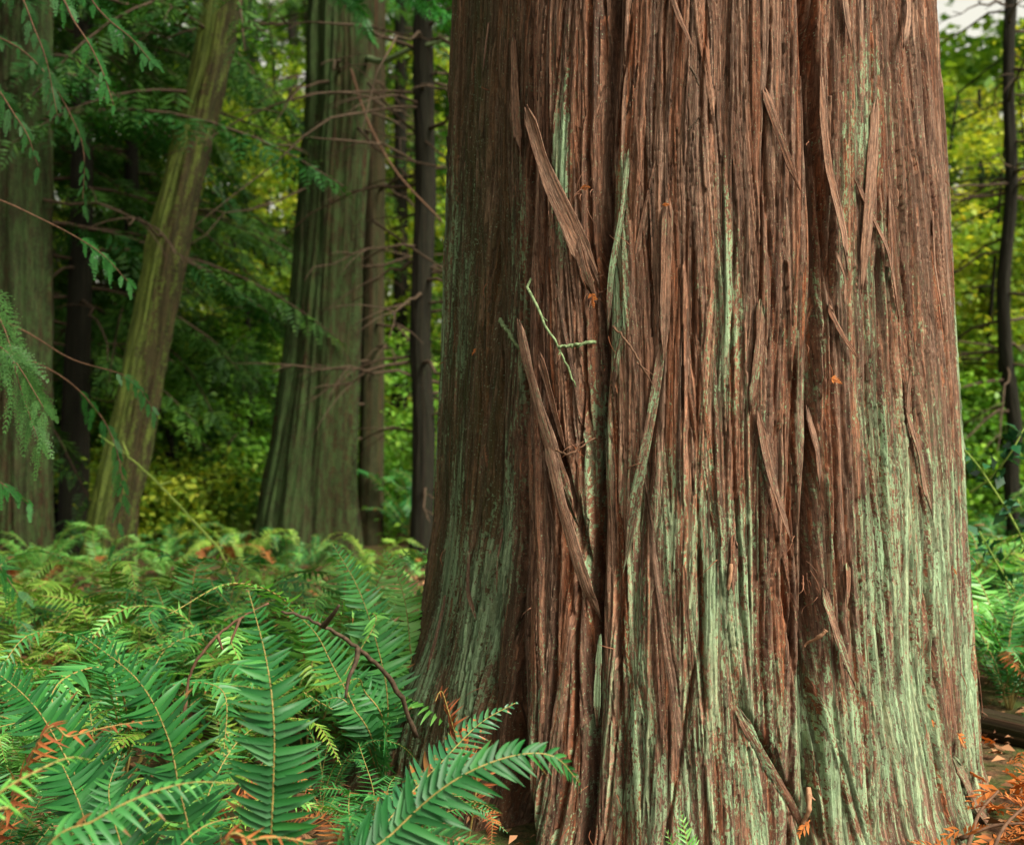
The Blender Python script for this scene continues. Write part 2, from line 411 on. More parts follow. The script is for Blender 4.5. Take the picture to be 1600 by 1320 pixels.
def make_trunk(parent):
    th = np.concatenate([np.linspace(-pi, -2.2, 60, endpoint=False), np.linspace(-2.2, -1.62, 170, endpoint=False),
                         np.linspace(-1.62, 1.62, 1180, endpoint=False), np.linspace(1.62, 2.2, 170, endpoint=False), np.linspace(2.2, pi, 60, endpoint=False)])
    z = np.concatenate([np.linspace(-.35, -.1, 20, endpoint=False), np.linspace(-.1, 2.55, 640, endpoint=False), np.linspace(2.55, 9.5, 120)])
    nz, nt = len(z), len(th)
    TH, Z = np.meshgrid(th, z); Sx = TH * R0
    RM = macro_R(TH, Z)
    rng = np.random.RandomState(11)
    H = np.full(TH.shape, 0.0); ID = np.zeros(TH.shape); TONE = np.full(TH.shape, .35); FR = np.full(TH.shape, .85)
    U = Sx.copy(); PEAL = np.zeros(TH.shape)
    low = sstep(1.0, .1, z)
    def flow(s, zz):
        return .13 * (vnoise(s / .33 + 50, zz / .55, 51) - .5) + .10 * (vnoise(s / .1 + 50, zz / .3, 52) - .5)
    s_arr = th * R0
    def strips(n, wr, lr, er, tr, seed, zmax=3.0, slope=.035, toneb=.0, freshb=.0):
        nonlocal H, ID, TONE, FR, U
        r = np.random.RandomState(seed)
        for i in range(n):
            s0 = r.uniform(-2.44, 2.44); zc = r.uniform(-.3, zmax)
            w = wr[0] * (wr[1] / wr[0]) ** r.rand() ; L = lr[0] * (lr[1] / lr[0]) ** r.rand()
            e0 = er[0] + (er[1] - er[0]) * r.rand() ** 1.3; t = r.uniform(*tr)
            lw = sstep(1.0, .1, zc)
            sl = r.normal(0, slope * (1 + 2.2 * lw))
            if r.rand() < .035: sl += r.uniform(.05, .20) * (1 if r.rand() < .65 else -1)
            pe = r.normal(0, .003) + (.012 * r.rand() if r.rand() < .06 else 0); fade = r.rand() < .8
            tilt = r.normal(0, .0035); curv = r.normal(0, .03)
            i0 = np.searchsorted(z, zc - L / 2); i1 = np.searchsorted(z, zc + L / 2)
            if i1 - i0 < 3: continue
            zz = z[i0:i1]; a = (zz - zc) / (L / 2)
            cen = s0 + sl * (zz - zc) + curv * (zz - zc) ** 2 + np.cumsum(flow(np.full_like(zz, s0), zz)) * np.gradient(zz) * .8
            cen = cen + .004 * (vnoise(zz * 14, s0 * 9.7, seed) - .5)
            j0 = np.searchsorted(s_arr, cen.min() - w); j1 = np.searchsorted(s_arr, cen.max() + w)
            if j1 - j0 < 2: continue
            end = np.clip(1 - np.abs(a) ** r.uniform(2.5, 7), 0, 1)
            ww = w * (.25 + .75 * end) * (.82 + .36 * vnoise(zz * 9, s0 * 5 + 3, seed + 1))
            u = (s_arr[None, j0:j1] - cen[:, None]) / (ww[:, None] / 2)
            rag = .22 * (vnoise(s_arr[None, j0:j1] * 260, zz[:, None] * 9 + i, seed + 2) - .5)
            au = np.abs(u) + rag
            prof = np.clip(1 - au ** 5, 0, 1) ** .5
            # ragged ends
            ed = np.clip((1 - np.abs(a)[:, None] - .10 * vnoise(s_arr[None, j0:j1] * 240, 0 * zz[:, None] + i, seed + 4)) / .03, 0, 1)
            h = (e0 * (np.clip((1 - np.abs(a)) / .35, 0, 1) ** .7 if fade else 1) + pe * a + .003 * (vnoise(zz * 6, s0 * 3, seed + 3) - .5))[:, None] + tilt * u + t * prof
            ok = (au < 1) & (ed > .4)
            sub = H[i0:i1, j0:j1]
            win = ok & (h > sub)
            if not win.any(): continue
            sub[win] = h[win]
            tn = np.clip(r.normal(.47 + toneb, .17), .05, .98); f = np.clip(r.normal(.34 - e0 * 18 + freshb, .26), 0, 1)
            ID[i0:i1, j0:j1][win] = r.rand() * 40
            TONE[i0:i1, j0:j1][win] = tn; FR[i0:i1, j0:j1][win] = f
            U[i0:i1, j0:j1][win] = (u * ww[:, None] / 2 + s0)[win]
    def fissures(n):
        nonlocal H, FR
        r = np.random.RandomState(131)
        for i in range(n):
            s0 = r.uniform(-2.2, 2.2); L = r.uniform(.25, 1.6); zc = r.uniform(-.1, 2.6)
            w = r.uniform(.0025, .0065); dp = r.uniform(.010, .028)
            i0 = np.searchsorted(z, zc - L / 2); i1 = np.searchsorted(z, zc + L / 2)
            if i1 - i0 < 5: continue
            zz = z[i0:i1]; a = (zz - zc) / (L / 2)
            sl = r.normal(0, .03 + .06 * (zc < .6)) + (r.uniform(.06, .16) if r.rand() < .12 else 0)
            cen = s0 + sl * (zz - zc) + np.cumsum(flow(np.full_like(zz, s0), zz)) * np.gradient(zz) * .8 + .006 * (vnoise(zz * 8, i * 1.7, 132) - .5) + .0025 * (vnoise(zz * 60, i * 1.7, 133) - .5)
            j0 = np.searchsorted(s_arr, cen.min() - .03); j1 = np.searchsorted(s_arr, cen.max() + .03)
            if j1 - j0 < 2: continue
            d = (s_arr[None, j0:j1] - cen[:, None]) / (w * (.5 + vnoise(zz * 12, i * .9, 134)))[:, None]
            g = np.exp(-d ** 2) * np.clip((1 - np.abs(a)) * 5, 0, 1)[:, None]
            H[i0:i1, j0:j1] -= dp * g
            FR[i0:i1, j0:j1] = np.clip(FR[i0:i1, j0:j1] + .5 * g, 0, 1)
    strips(700, (.025, .07), (1.0, 3.0), (.000, .008), (.004, .009), 101, freshb=.2, slope=.02)
    strips(1250, (.014, .045), (.8, 2.6), (.001, .012), (.003, .008), 102, slope=.02)
    strips(1700, (.007, .024), (.4, 1.8), (.003, .015), (.002, .006), 103, slope=.022)
    strips(1500, (.003, .009), (.12, .7), (.006, .016), (.0015, .004), 104, slope=.035)
    fissures(230)
    # fine fibres
    fibre = 0
    for k, (fs, fz, am) in enumerate(((95, 2.2, .0042), (210, 4.0, .0030), (430, 8, .0018))):
        fibre = fibre + am * (vnoise(U * fs + ID * 3, Z * fz + ID, 61 + k) - .5)
    for k, (fs, fz, am) in enumerate(((70, 1.6, .0075), (150, 3.2, .0045))):
        rg = 1 - np.abs(2 * vnoise(U * fs + ID * 5, Z * fz + ID * 2, 67 + k) - 1)
        fibre = fibre - am * np.clip((rg - .72) / .28, 0, 1) ** 2
    cross = .0012 * (vnoise(Sx * 60, Z * 45, 66) - .5)
    brk = np.clip((1 - np.abs(2 * vnoise(Sx * 26, Z * 34 + ID, 69) - 1) - .86) / .14, 0, 1) * sstep(.55, .75, vnoise(Sx * 7, Z * 3, 70))
    H2 = H * .82 + fibre * .9 + cross - .003 * brk
    # flaky knobbly patches near the foot
    kn = fbm(Sx * 22, Z * 16, 71, 3)
    H2 = H2 + sstep(.45, 0., Z) * .010 * (kn - .5) * sstep(.35, .6, fbm(Sx * 2.4, Z * 2.4, 72, 2))
    R = RM + H2 - .012
    V = wpos(TH, Z, R)
    # lichen prefers the outer, older strips
    L = lichen_field(TH, Z)
    L = np.minimum(L * 1.3, .56) * (.70 + .45 * sstep(.010, .026, H)) * (.65 + .7 * TONE) + .10 * sstep(.3, .9, Z * 0 + vnoise(Sx * 9, Z * 1.6, 75)) - .02
    L = L + (.30 * (vnoise(U * 40 + ID, Z * 1.3, 76) - .5) + .80 * (fbm(Sx * 11, Z * 3.2, 79, 4) - .5)) * sstep(.05, .25, L)
    ALG_SHADE = sstep(-.52, -.80, TH + .06 * (vnoise(Z * 2, TH * 0, 77) - .5)) * .95 * (.55 + .6 * vnoise(U * 18, Z * .9, 78))  # algae tint on the left lobe, with its shade painted in
    BK = np.stack([U, Z, ID], -1)
    mb = MB()
    mb.add(V, grid_faces(nz, nt, True), bk=BK.reshape(-1, 3), tone=TONE.ravel(), fresh=FR.ravel(), lich=L.ravel(), algae=ALG_SHADE.ravel())
    top = mb.n
    mb.add(V[-1].mean(0)[None], tris=None, bk=(0, 0, 0), tone=.5, fresh=.5, lich=0, algae=0)
    base = (nz - 1) * nt
    mb.t.append(np.array([[base + i, base + (i + 1) % nt, top] for i in range(nt)]))
    o = mb.build('trunk', M['bark'], parent)
    thr = th; zr = z
    def surf(t, zz, off=0.):
        i = np.clip(np.searchsorted(zr, zz), 0, nz - 1); j = np.clip(np.searchsorted(thr, t), 0, nt - 1)
        # local outermost bark so that pieces lie on it, not in it
        a = R[max(i - 3, 0):i + 4, max(j - 4, 0):j + 5].max()
        return wpos(np.array(t), np.array(zz), np.array(a + off))
    return o, surf

cedar = thing('cedar_tree', 'huge red-brown cedar trunk with shredding fluted bark and pale green lichen', 'tree', (C0[0], C0[1], 0))
trunk, surf = make_trunk(cedar)

def ribbon(px_path, w0, w1, lift, thick=.0028, seed=0, tone=.6, fresh=.15, lich=.0, mat='bark', parent=cedar, name='bark_strip', smooth_base=True, pts=None):
    """a loose strip of bark: path given in trunk coordinates, lift above the bark in metres along it"""
    r = np.random.RandomState(seed + 500)
    n = 26
    if pts is None: pts = [hit(*p) for p in px_path]
    P = catmull([(t, z, 0) for t, z in pts], n)
    lf = np.interp(np.linspace(0, 1, n), np.linspace(0, 1, len(lift)), lift)
    Q = np.array([surf(t, z, 0.) for t, z, _ in P])
    rad = nrm(np.stack([Q[:, 0] - C0[0], Q[:, 1] - C0[1], Q[:, 2] * 0], -1))
    dist = np.linalg.norm(Q[:, :2] - C0, axis=1)
    k = np.ones(9) / 9; sm = np.convolve(np.pad(dist, 4, 'edge'), k, 'valid')
    sm = np.maximum(sm, dist - .004)
    Q[:, :2] = C0 + rad[:, :2] * (sm + lf)[:, None]
    T = nrm(np.gradient(Q, axis=0)); A = nrm(np.cross(rad, T)); N = np.cross(T, A)
    a = np.linspace(0, 1, n)
    w = (w0 + (w1 - w0) * a) * (.8 + .4 * vnoise(a * 7, seed * 3.1, 81)) * np.clip(np.minimum(a / .12 + .35, (1 - a) / .22 + .10), 0, 1)
    u = np.array([-1, -.94, -.62, -.3, 0, .3, .62, .94, 1.]); K = len(u); curl = r.uniform(-.15, .22)
    tw = r.uniform(-.5, .5) * a
    rows = []
    jag = (r.rand(K) - .5)[None, :] * ((1 - a) < .13)[:, None] * 1.9 * w1 + (r.rand(K) - .5)[None, :] * (a < .09)[:, None] * 1.6 * w0
    for sgn in (1, -1):
        prof = curl * (u[None, :] ** 2) * w[:, None] * .5
        fibre = .0026 * (vnoise(u[None, :] * 6 + seed, a[:, None] * 2, 83) - .5)
        base = Q[:, None] + A[:, None] * (u[None, :, None] * w[:, None, None] / 2) + N[:, None] * ((prof + fibre + tw[:, None] * u[None, :] * w[:, None] * .4 + sgn * thick / 2)[..., None]) + T[:, None] * jag[..., None]
        rows.append(base if sgn > 0 else base[:, ::-1])
    V = np.concatenate(rows, 1)
    s = np.concatenate([u, u[::-1]])[None, :] * w[:, None] / 2 + seed * .37
    bk = np.stack([s, np.repeat(P[:, 1][:, None], 2 * K, 1), np.full_like(s, seed % 37)], -1)
    fc = grid_faces(n, 2 * K, True).tolist()
    for e in (0, n - 1):
        for i in range(K - 1):
            q = [e * 2 * K + i, e * 2 * K + i + 1, e * 2 * K + 2 * K - 2 - i, e * 2 * K + 2 * K - 1 - i]
            fc.append(q if e else q[::-1])
    mb = MB(); mb.add(V, fc, bk=bk.reshape(-1, 3), tone=tone, fresh=fresh, lich=lich + .25 * (vnoise(a * 5, seed, 87) - .3).repeat(2 * K), algae=0)
    return mb.build(name, M[mat], parent)

STR = [  # the strips one notices in the photograph
    ([(850, 180), (872, 270), (905, 360), (930, 435)], .030, .05, (.045, .03, .014, .004), .74, .05, 0),
    ([(905, 345), (918, 410), (932, 465)], .022, .026, (.006, .014, .02), .62, .1, 0),
    ([(828, 508), (850, 600), (880, 715), (905, 800)], .022, .042, (.03, .02, .02, .012), .62, .1, .1),
    ([(870, 690), (893, 790), (915, 880), (934, 965)], .034, .024, (.012, .028, .026, .006), .72, .05, .1),
    ([(797, 60), (803, 160), (812, 240)], .024, .03, (.004, .01, .02), .66, .12, .1),
    ([(818, 180), (823, 230), (824, 285)], .014, .012, (.02, .024, .02), .78, 0, .1),
    ([(1280, 130), (1288, 270), (1302, 360), (1306, 418)], .02, .022, (.004, .014, .022, .024), .7, .1, .0),
    ([(1356, 170), (1350, 260), (1340, 360), (1334, 450)], .034, .02, (.004, .008, .018, .012), .8, 0, .0),
    ([(1398, -20), (1392, 30), (1380, 82)], .022, .014, (.004, .02, .03), .8, .0, .0),
    ([(1183, 650), (1196, 730), (1210, 790), (1226, 842)], .024, .012, (.002, .01, .022, .024), .6, .1, .1),
    ([(1284, 925), (1296, 985), (1318, 1060)], .022, .02, (.004, .012, .02), .66, .0, .3),
    ([(1150, 1105), (1180, 1165), (1222, 1240), (1258, 1305)], .026, .014, (.001, .004, .008, .004), .42, .3, .3),
    ([(1474, 1180), (1498, 1240), (1535, 1310)], .03, .035, (.004, .018, .02), .55, .2, .35),
    ([(985, 240), (978, 330), (960, 430), (950, 520)], .012, .014, (.004, .012, .014, .004), .6, .1, .45),
    ([(1036, 540), (1022, 640), (1000, 760), (978, 880)], .02, .03, (.004, .012, .014, .004), .6, .1, .35),
    ([(1045, 330), (1042, 450), (1040, 560)], .03, .02, (.004, .012, .01), .74, .05, .05),
    ([(860, 560), (880, 640), (893, 700)], .02, .01, (.014, .012, .006), .5, .3, 0),
    ([(1330, 290), (1345, 330), (1372, 400), (1390, 500)], .016, .014, (.004, .01, .012, .004), .6, .15, .0),
    ([(1185, 480), (1180, 560), (1168, 640)], .024, .02, (.004, .012, .006), .62, .1, .2),
    ([(940, 990), (936, 1060), (930, 1130)], .012, .018, (.006, .014, .006), .5, .1, .6),
    ([(1400, 640), (1420, 720), (1436, 800)], .014, .02, (.004, .012, .006), .6, .1, .2),
    ([(1296, 400), (1306, 440), (1304, 475)], .008, .006, (.02, .02, .024), .75, .0, .0),
    ([(1190, 150), (1215, 230), (1240, 300)], .02, .016, (.003, .012, .014), .5, .2, .0),
    ([(1270, 640), (1275, 700), (1278, 760)], .018, .012, (.004, .014, .01), .45, .2, .0),
]
for i, (p, a, b, lf, tn, fr, li) in enumerate(STR):
    ribbon(p, a, b, lf, seed=i, tone=tn, fresh=fr, lich=li)
r = np.random.RandomState(5)
for i in range(20):                                  # the smaller slivers everywhere on the bark
    t0 = r.uniform(-1.6, 1.6); z0 = r.uniform(.1, 2.4); L = r.uniform(.08, .34); d = r.normal(.02, .07) * L / R0 + (r.uniform(.03, .08) if r.rand() < .3 else 0)
    hi = r.rand() < .35
    lf = (.002, .008, r.uniform(.006, .018)) if not hi else (r.uniform(.01, .022), .007, .002)
    w = r.uniform(.006, .018)
    ribbon(None, w, w * r.uniform(.5, 1.2), lf, .002, 40 + i, np.clip(r.normal(.55, .15), .2, .9), r.uniform(0, .35), r.uniform(-.1, .35) if z0 < 1 else -.1,
           pts=[(t0, z0 + L / 2), (t0 + d * .4, z0), (t0 + d, z0 - L / 2)])
for i in range(90):                                  # torn fibres and hairs
    t0 = r.uniform(-1.55, 1.55) if i % 3 else r.choice([GP[0][1].mean(), GP[1][1].mean(), GP[2][1].mean()]) + r.normal(0, .04)
    z0 = r.uniform(.05, 2.3)
    if i % 10 < 4:
        t0, z0 = hit(*[(920, 305), (928, 452), (905, 702), (1268, 905)][(i // 10 + i) % 4]); t0 += r.normal(0, .012); z0 += r.normal(0, .02)
    a = r.uniform(-2.6, -.5) if r.rand() < .7 else r.uniform(.3, 2.8); L = r.uniform(.012, .06)
    P = []
    for k in range(6):
        q = k / 5
        P.append(surf(t0 + math.cos(a) * L * q / R0, z0 + math.sin(a) * L * q - .006 * q * q, .004 + .016 * math.sin(q * 2.4)))
    mb = MB(); tube(mb, catmull(P, 10), r.uniform(.0009, .0018), .0005, 4, bk=(i, 0, 0), tone=r.uniform(.5, .95), fresh=r.uniform(.2, 1), lich=-1, algae=0)
    mb.build('bark_fibre', M['bark'], cedar)

# ------------------------------------------------------------------ things caught on the bark
def bark_stick(name, label, cat, px_path, lift, r0, r1, mat, branch=None, group=None):
    n = 22
    P = catmull([(*hit(*p), 0) for p in px_path], n)
    lf = np.interp(np.linspace(0, 1, n), np.linspace(0, 1, len(lift)), lift)
    Q = np.array([surf(t, z, l) for (t, z, _), l in zip(P, lf)])
    for _ in range(3): Q[1:-1] = (Q[:-2] + Q[1:-1] * 2 + Q[2:]) / 4
    if cat == 'twig': Q[1:-1] += RNG.normal(0, min(r0 * .5, .14 * np.linalg.norm(Q[-1] - Q[0]) / n * 2), Q[1:-1].shape)
    rad = np.linspace(r0, r1, n) * (.7 + .6 * vnoise(np.arange(n) * .45, px_path[0][0] * .37, 7))
    mb = MB(); tube(mb, Q, rad, None, 7)
    for k in range(4, n - 3, 5 if cat == 'twig' else 99): tube(mb, [Q[k], Q[k] + RNG.normal(0, r0 * 1.8, 3) + (Q[k + 1] - Q[k]) * .3], r1 * .9, r1 * .4, 5)
    o = mb.build(name, M[mat]); tag(o, label, cat, group)
    return o
bark_stick('twig', 'long thin lichen-covered dead twig slanting across the bark between two fissures', 'twig', [(826, 385), (829, 425), (868, 490), (893, 540), (903, 575), (912, 606)], (.02, .03, .045, .045, .03, .02), .0042, .002, 'twig_lichen')
bark_stick('twig', 'short knobbly pale green twig jutting sideways from the long slanting twig', 'twig', [(896, 545), (912, 541), (931, 535)], (.045, .03, .006), .004, .005, 'twig_lichen')
bark_stick('twig', 'stubby pale green lichened twig on the dark bark left of the main fissure', 'twig', [(782, 498), (797, 524), (815, 556)], (.02, .022, .012), .0062, .003, 'twig_lichen')
bark_stick('twig', 'thin curved brown twig hanging beside the middle fissure of the cedar', 'twig', [(962, 512), (982, 530), (1004, 566), (1021, 602)], (.01, .026, .024, .008), .0035, .002, 'twig_red')
bark_stick('twig', 'small brown cross twig bridging the bark in front of the lower peeling strip', 'twig', [(885, 700), (905, 708), (930, 684)], (.03, .03, .012), .003, .002, 'twig_red')
bark_stick('twig', 'grey sliver of twig stuck on red bark high up, slanting up to the right', 'twig', [(1074, 212), (1083, 202), (1092, 190)], (.012, .016, .012), .0024, .0018, 'twig')
bark_stick('twig', 'grey twig fragment on the upper bark slanting down to the right', 'twig', [(1078, 113), (1085, 126), (1091, 142)], (.012, .016, .012), .0026, .002, 'twig')
bark_stick('wood_splinter', 'pale pinkish wood splinter lodged in the right fissure at the foot', 'splinter', [(1253, 1222), (1250, 1250), (1247, 1280)], (.02, .03, .02), .007, .0045, 'wood')
bark_stick('wood_splinter', 'orange-tan splinter standing on the lichen patch in the middle of the trunk', 'splinter', [(1139, 878), (1137, 900), (1134, 918)], (.012, .014, .01), .0055, .0035, 'wood')
bark_stick('wood_splinter', 'pale brown splinter slanting in the right fissure above the lichen', 'splinter', [(1279, 980), (1270, 995), (1260, 1012)], (.03, .034, .03), .005, .003, 'wood')

def diamonds(mb, P, D, Nn, L, W, rnd, cup=.0):
    """P base points, D directions, Nn blade side vectors -> one four-cornered leaf each"""
    P = np.asarray(P, float); D = nrm(D); Sd = nrm(Nn)
    L = np.broadcast_to(np.asarray(L, float), (len(P),))[:, None]; W = np.broadcast_to(np.asarray(W, float), (len(P),))[:, None]
    up = np.cross(D, Sd)
    m = P + D * L * .45 - up * cup * L
    V = np.stack([P, m + Sd * W / 2, P + D * L, m - Sd * W / 2], 1).reshape(-1, 3)
    q = np.arange(len(P) * 4).reshape(-1, 4)
    mb.add(V, q, rnd=np.repeat(np.broadcast_to(rnd, (len(P),)), 4))

def spray_pts(O, A, Sd, L, K, ang=.9, frac=.34, droop=.12):
    """twigs along axes: O (N,3) origins, A axis dirs, Sd side dirs, L lengths -> origins, dirs, sides, lengths of side twigs"""
    N = len(O); t = np.linspace(.08, 1, K)
    up = nrm(np.cross(A, Sd))
    pos = O[:, None] + A[:, None] * (L[:, None] * t)[..., None] - np.array([0, 0, 1.])[None, None] * (droop * L[:, None] * t ** 2)[..., None]
    out = []
    for sg in (1, -1):
        d = A[:, None] * np.cos(ang) + sg * Sd[:, None] * np.sin(ang) - up[:, None] * 0
        d = np.broadcast_to(d, pos.shape)
        ln = L[:, None] * frac * (1.05 - t ** 1.6) + .02 * L[:, None]
        s2 = np.broadcast_to(nrm(np.cross(up[:, None], d)), pos.shape)
        out.append((pos.reshape(-1, 3), d.reshape(-1, 3), s2.reshape(-1, 3), ln.ravel()))
    return [np.concatenate(x) for x in zip(*out)]

def orange_bit(label, px, py, ln, ang, seed, lift=.012):
    rr = np.random.RandomState(seed)
    t, z = hit(px, py); p = surf(t, z, lift)
    nn = nrm(np.array([p[0] - C0[0], p[1] - C0[1], 0])); tv = np.cross([0, 0, 1.], nn)
    A = nrm(tv * math.cos(ang) + np.array([0, 0, 1.]) * math.sin(ang) + nn * .15)[None]; Sd = nrm(np.cross(nn, A[0]))[None]
    mb = MB()
    O, Dr, S2, LL = spray_pts(p[None], A, Sd, np.array([ln]), 7, .65, .45)
    Dr = nrm(Dr + rr.normal(0, .18, Dr.shape))
    diamonds(mb, O, Dr, S2, LL, np.maximum(LL * .32, .0035), rr.rand(len(O)))
    tube(mb, catmull([p, p + A[0] * ln * .5, p + A[0] * ln - [0, 0, .1 * ln]], 6), .0015, .0008, 5, rnd=.3)
    tag(mb.build('dead_cedar_leaf', M['orange']), label, 'dead leaf')
orange_bit('bright orange dead cedar spray stuck near the lower right edge of the trunk', 1470, 1140, .05, -.8, 1)
orange_bit('orange dead cedar spray sitting under the splinter at the foot of the right fissure', 1262, 1278, .055, -2.4, 2, .03)
orange_bit('small rusty leaf fragment on the upper bark right of the middle fissure', 1037, 325, .018, .1, 3)
orange_bit('small orange fleck of leaf at mid height by the right edge of the trunk', 1464, 886, .018, -.9, 4)
orange_bit('rusty dead leaf lodged inside the right fissure at mid height', 1284, 592, .03, -.3, 5, .03)
orange_bit('tiny orange fragment on the lichened bark just above the orange spray, lower right', 1438, 1120, .018, -1.2, 6)
orange_bit('small orange fleck stuck above the tangle where the two peeling strips meet', 918, 300, .03, .1, 7, .02)
orange_bit('rust-coloured shred caught in the tangle at the end of the upper peeling strip', 930, 455, .04, -1.4, 8, .02)
orange_bit('orange shred hanging in the left part of the dark bark beside the stubby twig', 745, 545, .022, -2.4, 9)

# ------------------------------------------------------------------ ferns
def frond_arrays(P, nvec, plen, npairs=44, start=.14, fwd=.25, droop=.15, width=.205, wav=.15, seed=0, tipw=.12, full=True, curl=0.):
    """P: sampled rachis (M,3) from stalk to tip; nvec: upper-face direction. returns blade verts / quads / rnd"""
    r = np.random.RandomState(seed)
    M_ = len(P); seg = np.linalg.norm(np.diff(P, axis=0), axis=1); cum = np.concatenate([[0], np.cumsum(seg)]); Ltot = cum[-1]
    tt = np.linspace(start, .995, npairs); d = tt * Ltot
    pos = np.stack([np.interp(d, cum, P[:, k]) for k in range(3)], -1)
    Tn = nrm(np.stack([np.interp(d, cum, g) for g in np.gradient(P, cum, axis=0).T], -1))
    nv = nrm(np.broadcast_to(nvec, pos.shape) - Tn * (np.broadcast_to(nvec, pos.shape) * Tn).sum(-1, keepdims=True))
    side = np.cross(Tn, nv)
    a = (tt - start) / (1 - start)
    env = np.clip(.62 + 1.5 * a, 0, 1) * np.clip((1.0 - a) ** .66 * 1.45, tipw * .5, 1)
    ln = plen * np.minimum(env, 1)
    ST = np.array([0, .07, .2, .4, .62, .82, 1.0]); WD = np.array([.55, 1.15, 1.0, .9, .70, .42, .03])
    if not full: ST = np.array([0, .12, .5, 1.0]); WD = np.array([.5, 1.1, .85, .04])
    Vs = []; rn = []; ns = len(ST)
    for sg in (1, -1):
        keep = np.ones(npairs)
        L = ln * r.uniform(.9, 1.08, npairs)
        f = fwd + .35 * a ** 2 + r.normal(0, wav * .6, npairs)
        dr = droop + r.normal(0, wav, npairs) + .5 * (r.rand(npairs) < .05)
        L = L * np.where(r.rand(npairs) < .05, r.uniform(.25, .7, npairs), 1)
        dir0 = nrm(side * sg * np.cos(f)[:, None] + Tn * np.sin(f)[:, None])
        pp = pos + Tn * (.25 * sg * Ltot / npairs)
        # blade curve: falcate towards tip and drooping under
        s = ST[None, :, None]
        cen = pp[:, None] + dir0[:, None] * (L[:, None, None] * s) + Tn[:, None] * (L[:, None, None] * .16 * s ** 2) - nv[:, None] * (L * dr)[:, None, None] * s ** 2 - np.array([0, 0, 1.]) * (curl * L[:, None, None] * s ** 2)
        bl = nrm(np.gradient(cen, axis=1)) if ns > 2 else dir0[:, None]
        rolla = r.normal(0, wav * 1.4, npairs)[:, None, None]
        wv = nrm(np.cross(nv[:, None] + Tn[:, None] * (.25 + rolla), bl)) * 1.0
        up = np.cross(bl, wv)
        wl = np.maximum(L * width * .55 + plen * width * .30, .002) 
        hw = (wl[:, None] * .5 * WD[None, :])[..., None]
        # little ear at the base on the tip side
        ear = np.zeros(ns); ear[1] = .7
        e1 = cen + wv * hw * (1 + ear[None, :, None] * 0) + up * hw * .35
        e2 = cen - wv * hw + up * hw * .35
        Vs.append(np.stack([e1, cen, e2], 2)); pr = np.clip(r.normal(.5, .24, npairs), 0, 1)[:, None, None] + .22 * (ST[None, :, None] - .4) * r.choice([-1, 1]) + np.zeros((1, 1, 3))
        br = r.rand(npairs)[:, None, None]
        pr = np.where((br < .004) | ((br < .05) & (ST[None, :, None] > .75)), 2.0, np.clip(pr, 0, 1))
        rn.append(pr.ravel())
    V = np.concatenate(Vs, 0); n = V.shape[0]
    q0 = grid_faces(ns, 3)
    Q = (np.arange(n)[:, None, None] * ns * 3 + q0[None]).reshape(-1, 4)
    return V.reshape(-1, 3), Q, np.concatenate(rn)

def frond(parent, ctrl, nvec, plen, mat='fern_fg', stalk_r=.0028, label=None, base=None, **kw):
    """one frond through pixel/distance control points (or 3-D points) with its stalk as sub-part"""
    pts = [at(*c) for c in ctrl]
    if base is not None: pts = [np.asarray(base, float)] + pts
    P = catmull(pts, 60)
    V, Q, rn = frond_arrays(P, np.asarray(nvec, float), plen, **kw)
    mb = MB(); mb.add(V, Q, rnd=rn)
    o = mb.build('frond', M[mat], parent)
    if label: o['label'] = label
    ms = MB(); tube(ms, P, stalk_r, stalk_r * .3, 6); s = ms.build('stalk', M['stalk'], None); s.parent = o
    return o

def gpt(px, py_unused, Y, dx=0.):
    x = (px - 800) / F * Y + dx
    return np.array([x, Y, float(gz(x, Y))])

# --- foreground ferns
UPC = np.array([.05, -1., .35])
f1 = thing('sword_fern', 'large upright sword fern in front with one tall frond facing the camera', 'fern', gpt(430, 0, 2.25))
frond(f1, [(424, 1330, 2.12), (427, 1230, 2.10), (428, 1130, 2.10), (416, 1030, 2.14), (388, 922, 2.24)], UPC, .088, npairs=48, start=.2, fwd=.10, droop=.04, base=gpt(430, 0, 2.25), label='tall upright frond seen face on', wav=.17)
frond(f1, [(330, 1400, 2.2), (285, 1250, 2.25), (262, 1150, 2.3), (215, 1062, 2.36), (128, 992, 2.45)], np.array([-.25, -1., .55]), .090, npairs=44, start=.24, fwd=.20, droop=.12, base=gpt(430, 0, 2.25), wav=.17)
frond(f1, [(500, 1420, 2.2), (560, 1330, 2.25), (585, 1250, 2.5), (560, 1160, 2.7)], np.array([.2, -1., .5]), .06, npairs=34, start=.3, fwd=.2, droop=.1, mat='fern', base=gpt(430, 0, 2.25))
f2 = thing('sword_fern', 'sword fern at the left edge with bluish arching fronds behind a rusty dead frond', 'fern', gpt(60, 0, 2.5))
frond(f2, [(160, 1300, 2.35), (85, 1150, 2.4), (40, 1088, 2.45), (-25, 1035, 2.5)], np.array([-.2, -1., .6]), .095, npairs=44, start=.3, fwd=.22, droop=.14, base=gpt(200, 0, 2.45), wav=.17)
frond(f2, [(150, 1330, 2.3), (122, 1250, 2.33), (95, 1190, 2.38), (60, 1120, 2.5)], np.array([.1, -1., .7]), .08, npairs=34, start=.3, fwd=.2, droop=.1, base=gpt(200, 0, 2.45), wav=.17)
frond(f2, [(240, 1370, 2.3), (190, 1240, 2.4), (150, 1170, 2.5), (140, 1100, 2.6)], np.array([.2, -1., .7]), .075, npairs=34, start=.3, fwd=.2, droop=.1, base=gpt(200, 0, 2.45), wav=.17)
frond(f2, [(225, 1400, 2.3), (190, 1320, 2.3), (170, 1240, 2.3), (185, 1185, 2.35)], np.array([.3, -1., .7]), .075, npairs=30, start=.3, fwd=.2, droop=.1, base=gpt(200, 0, 2.45), wav=.17)
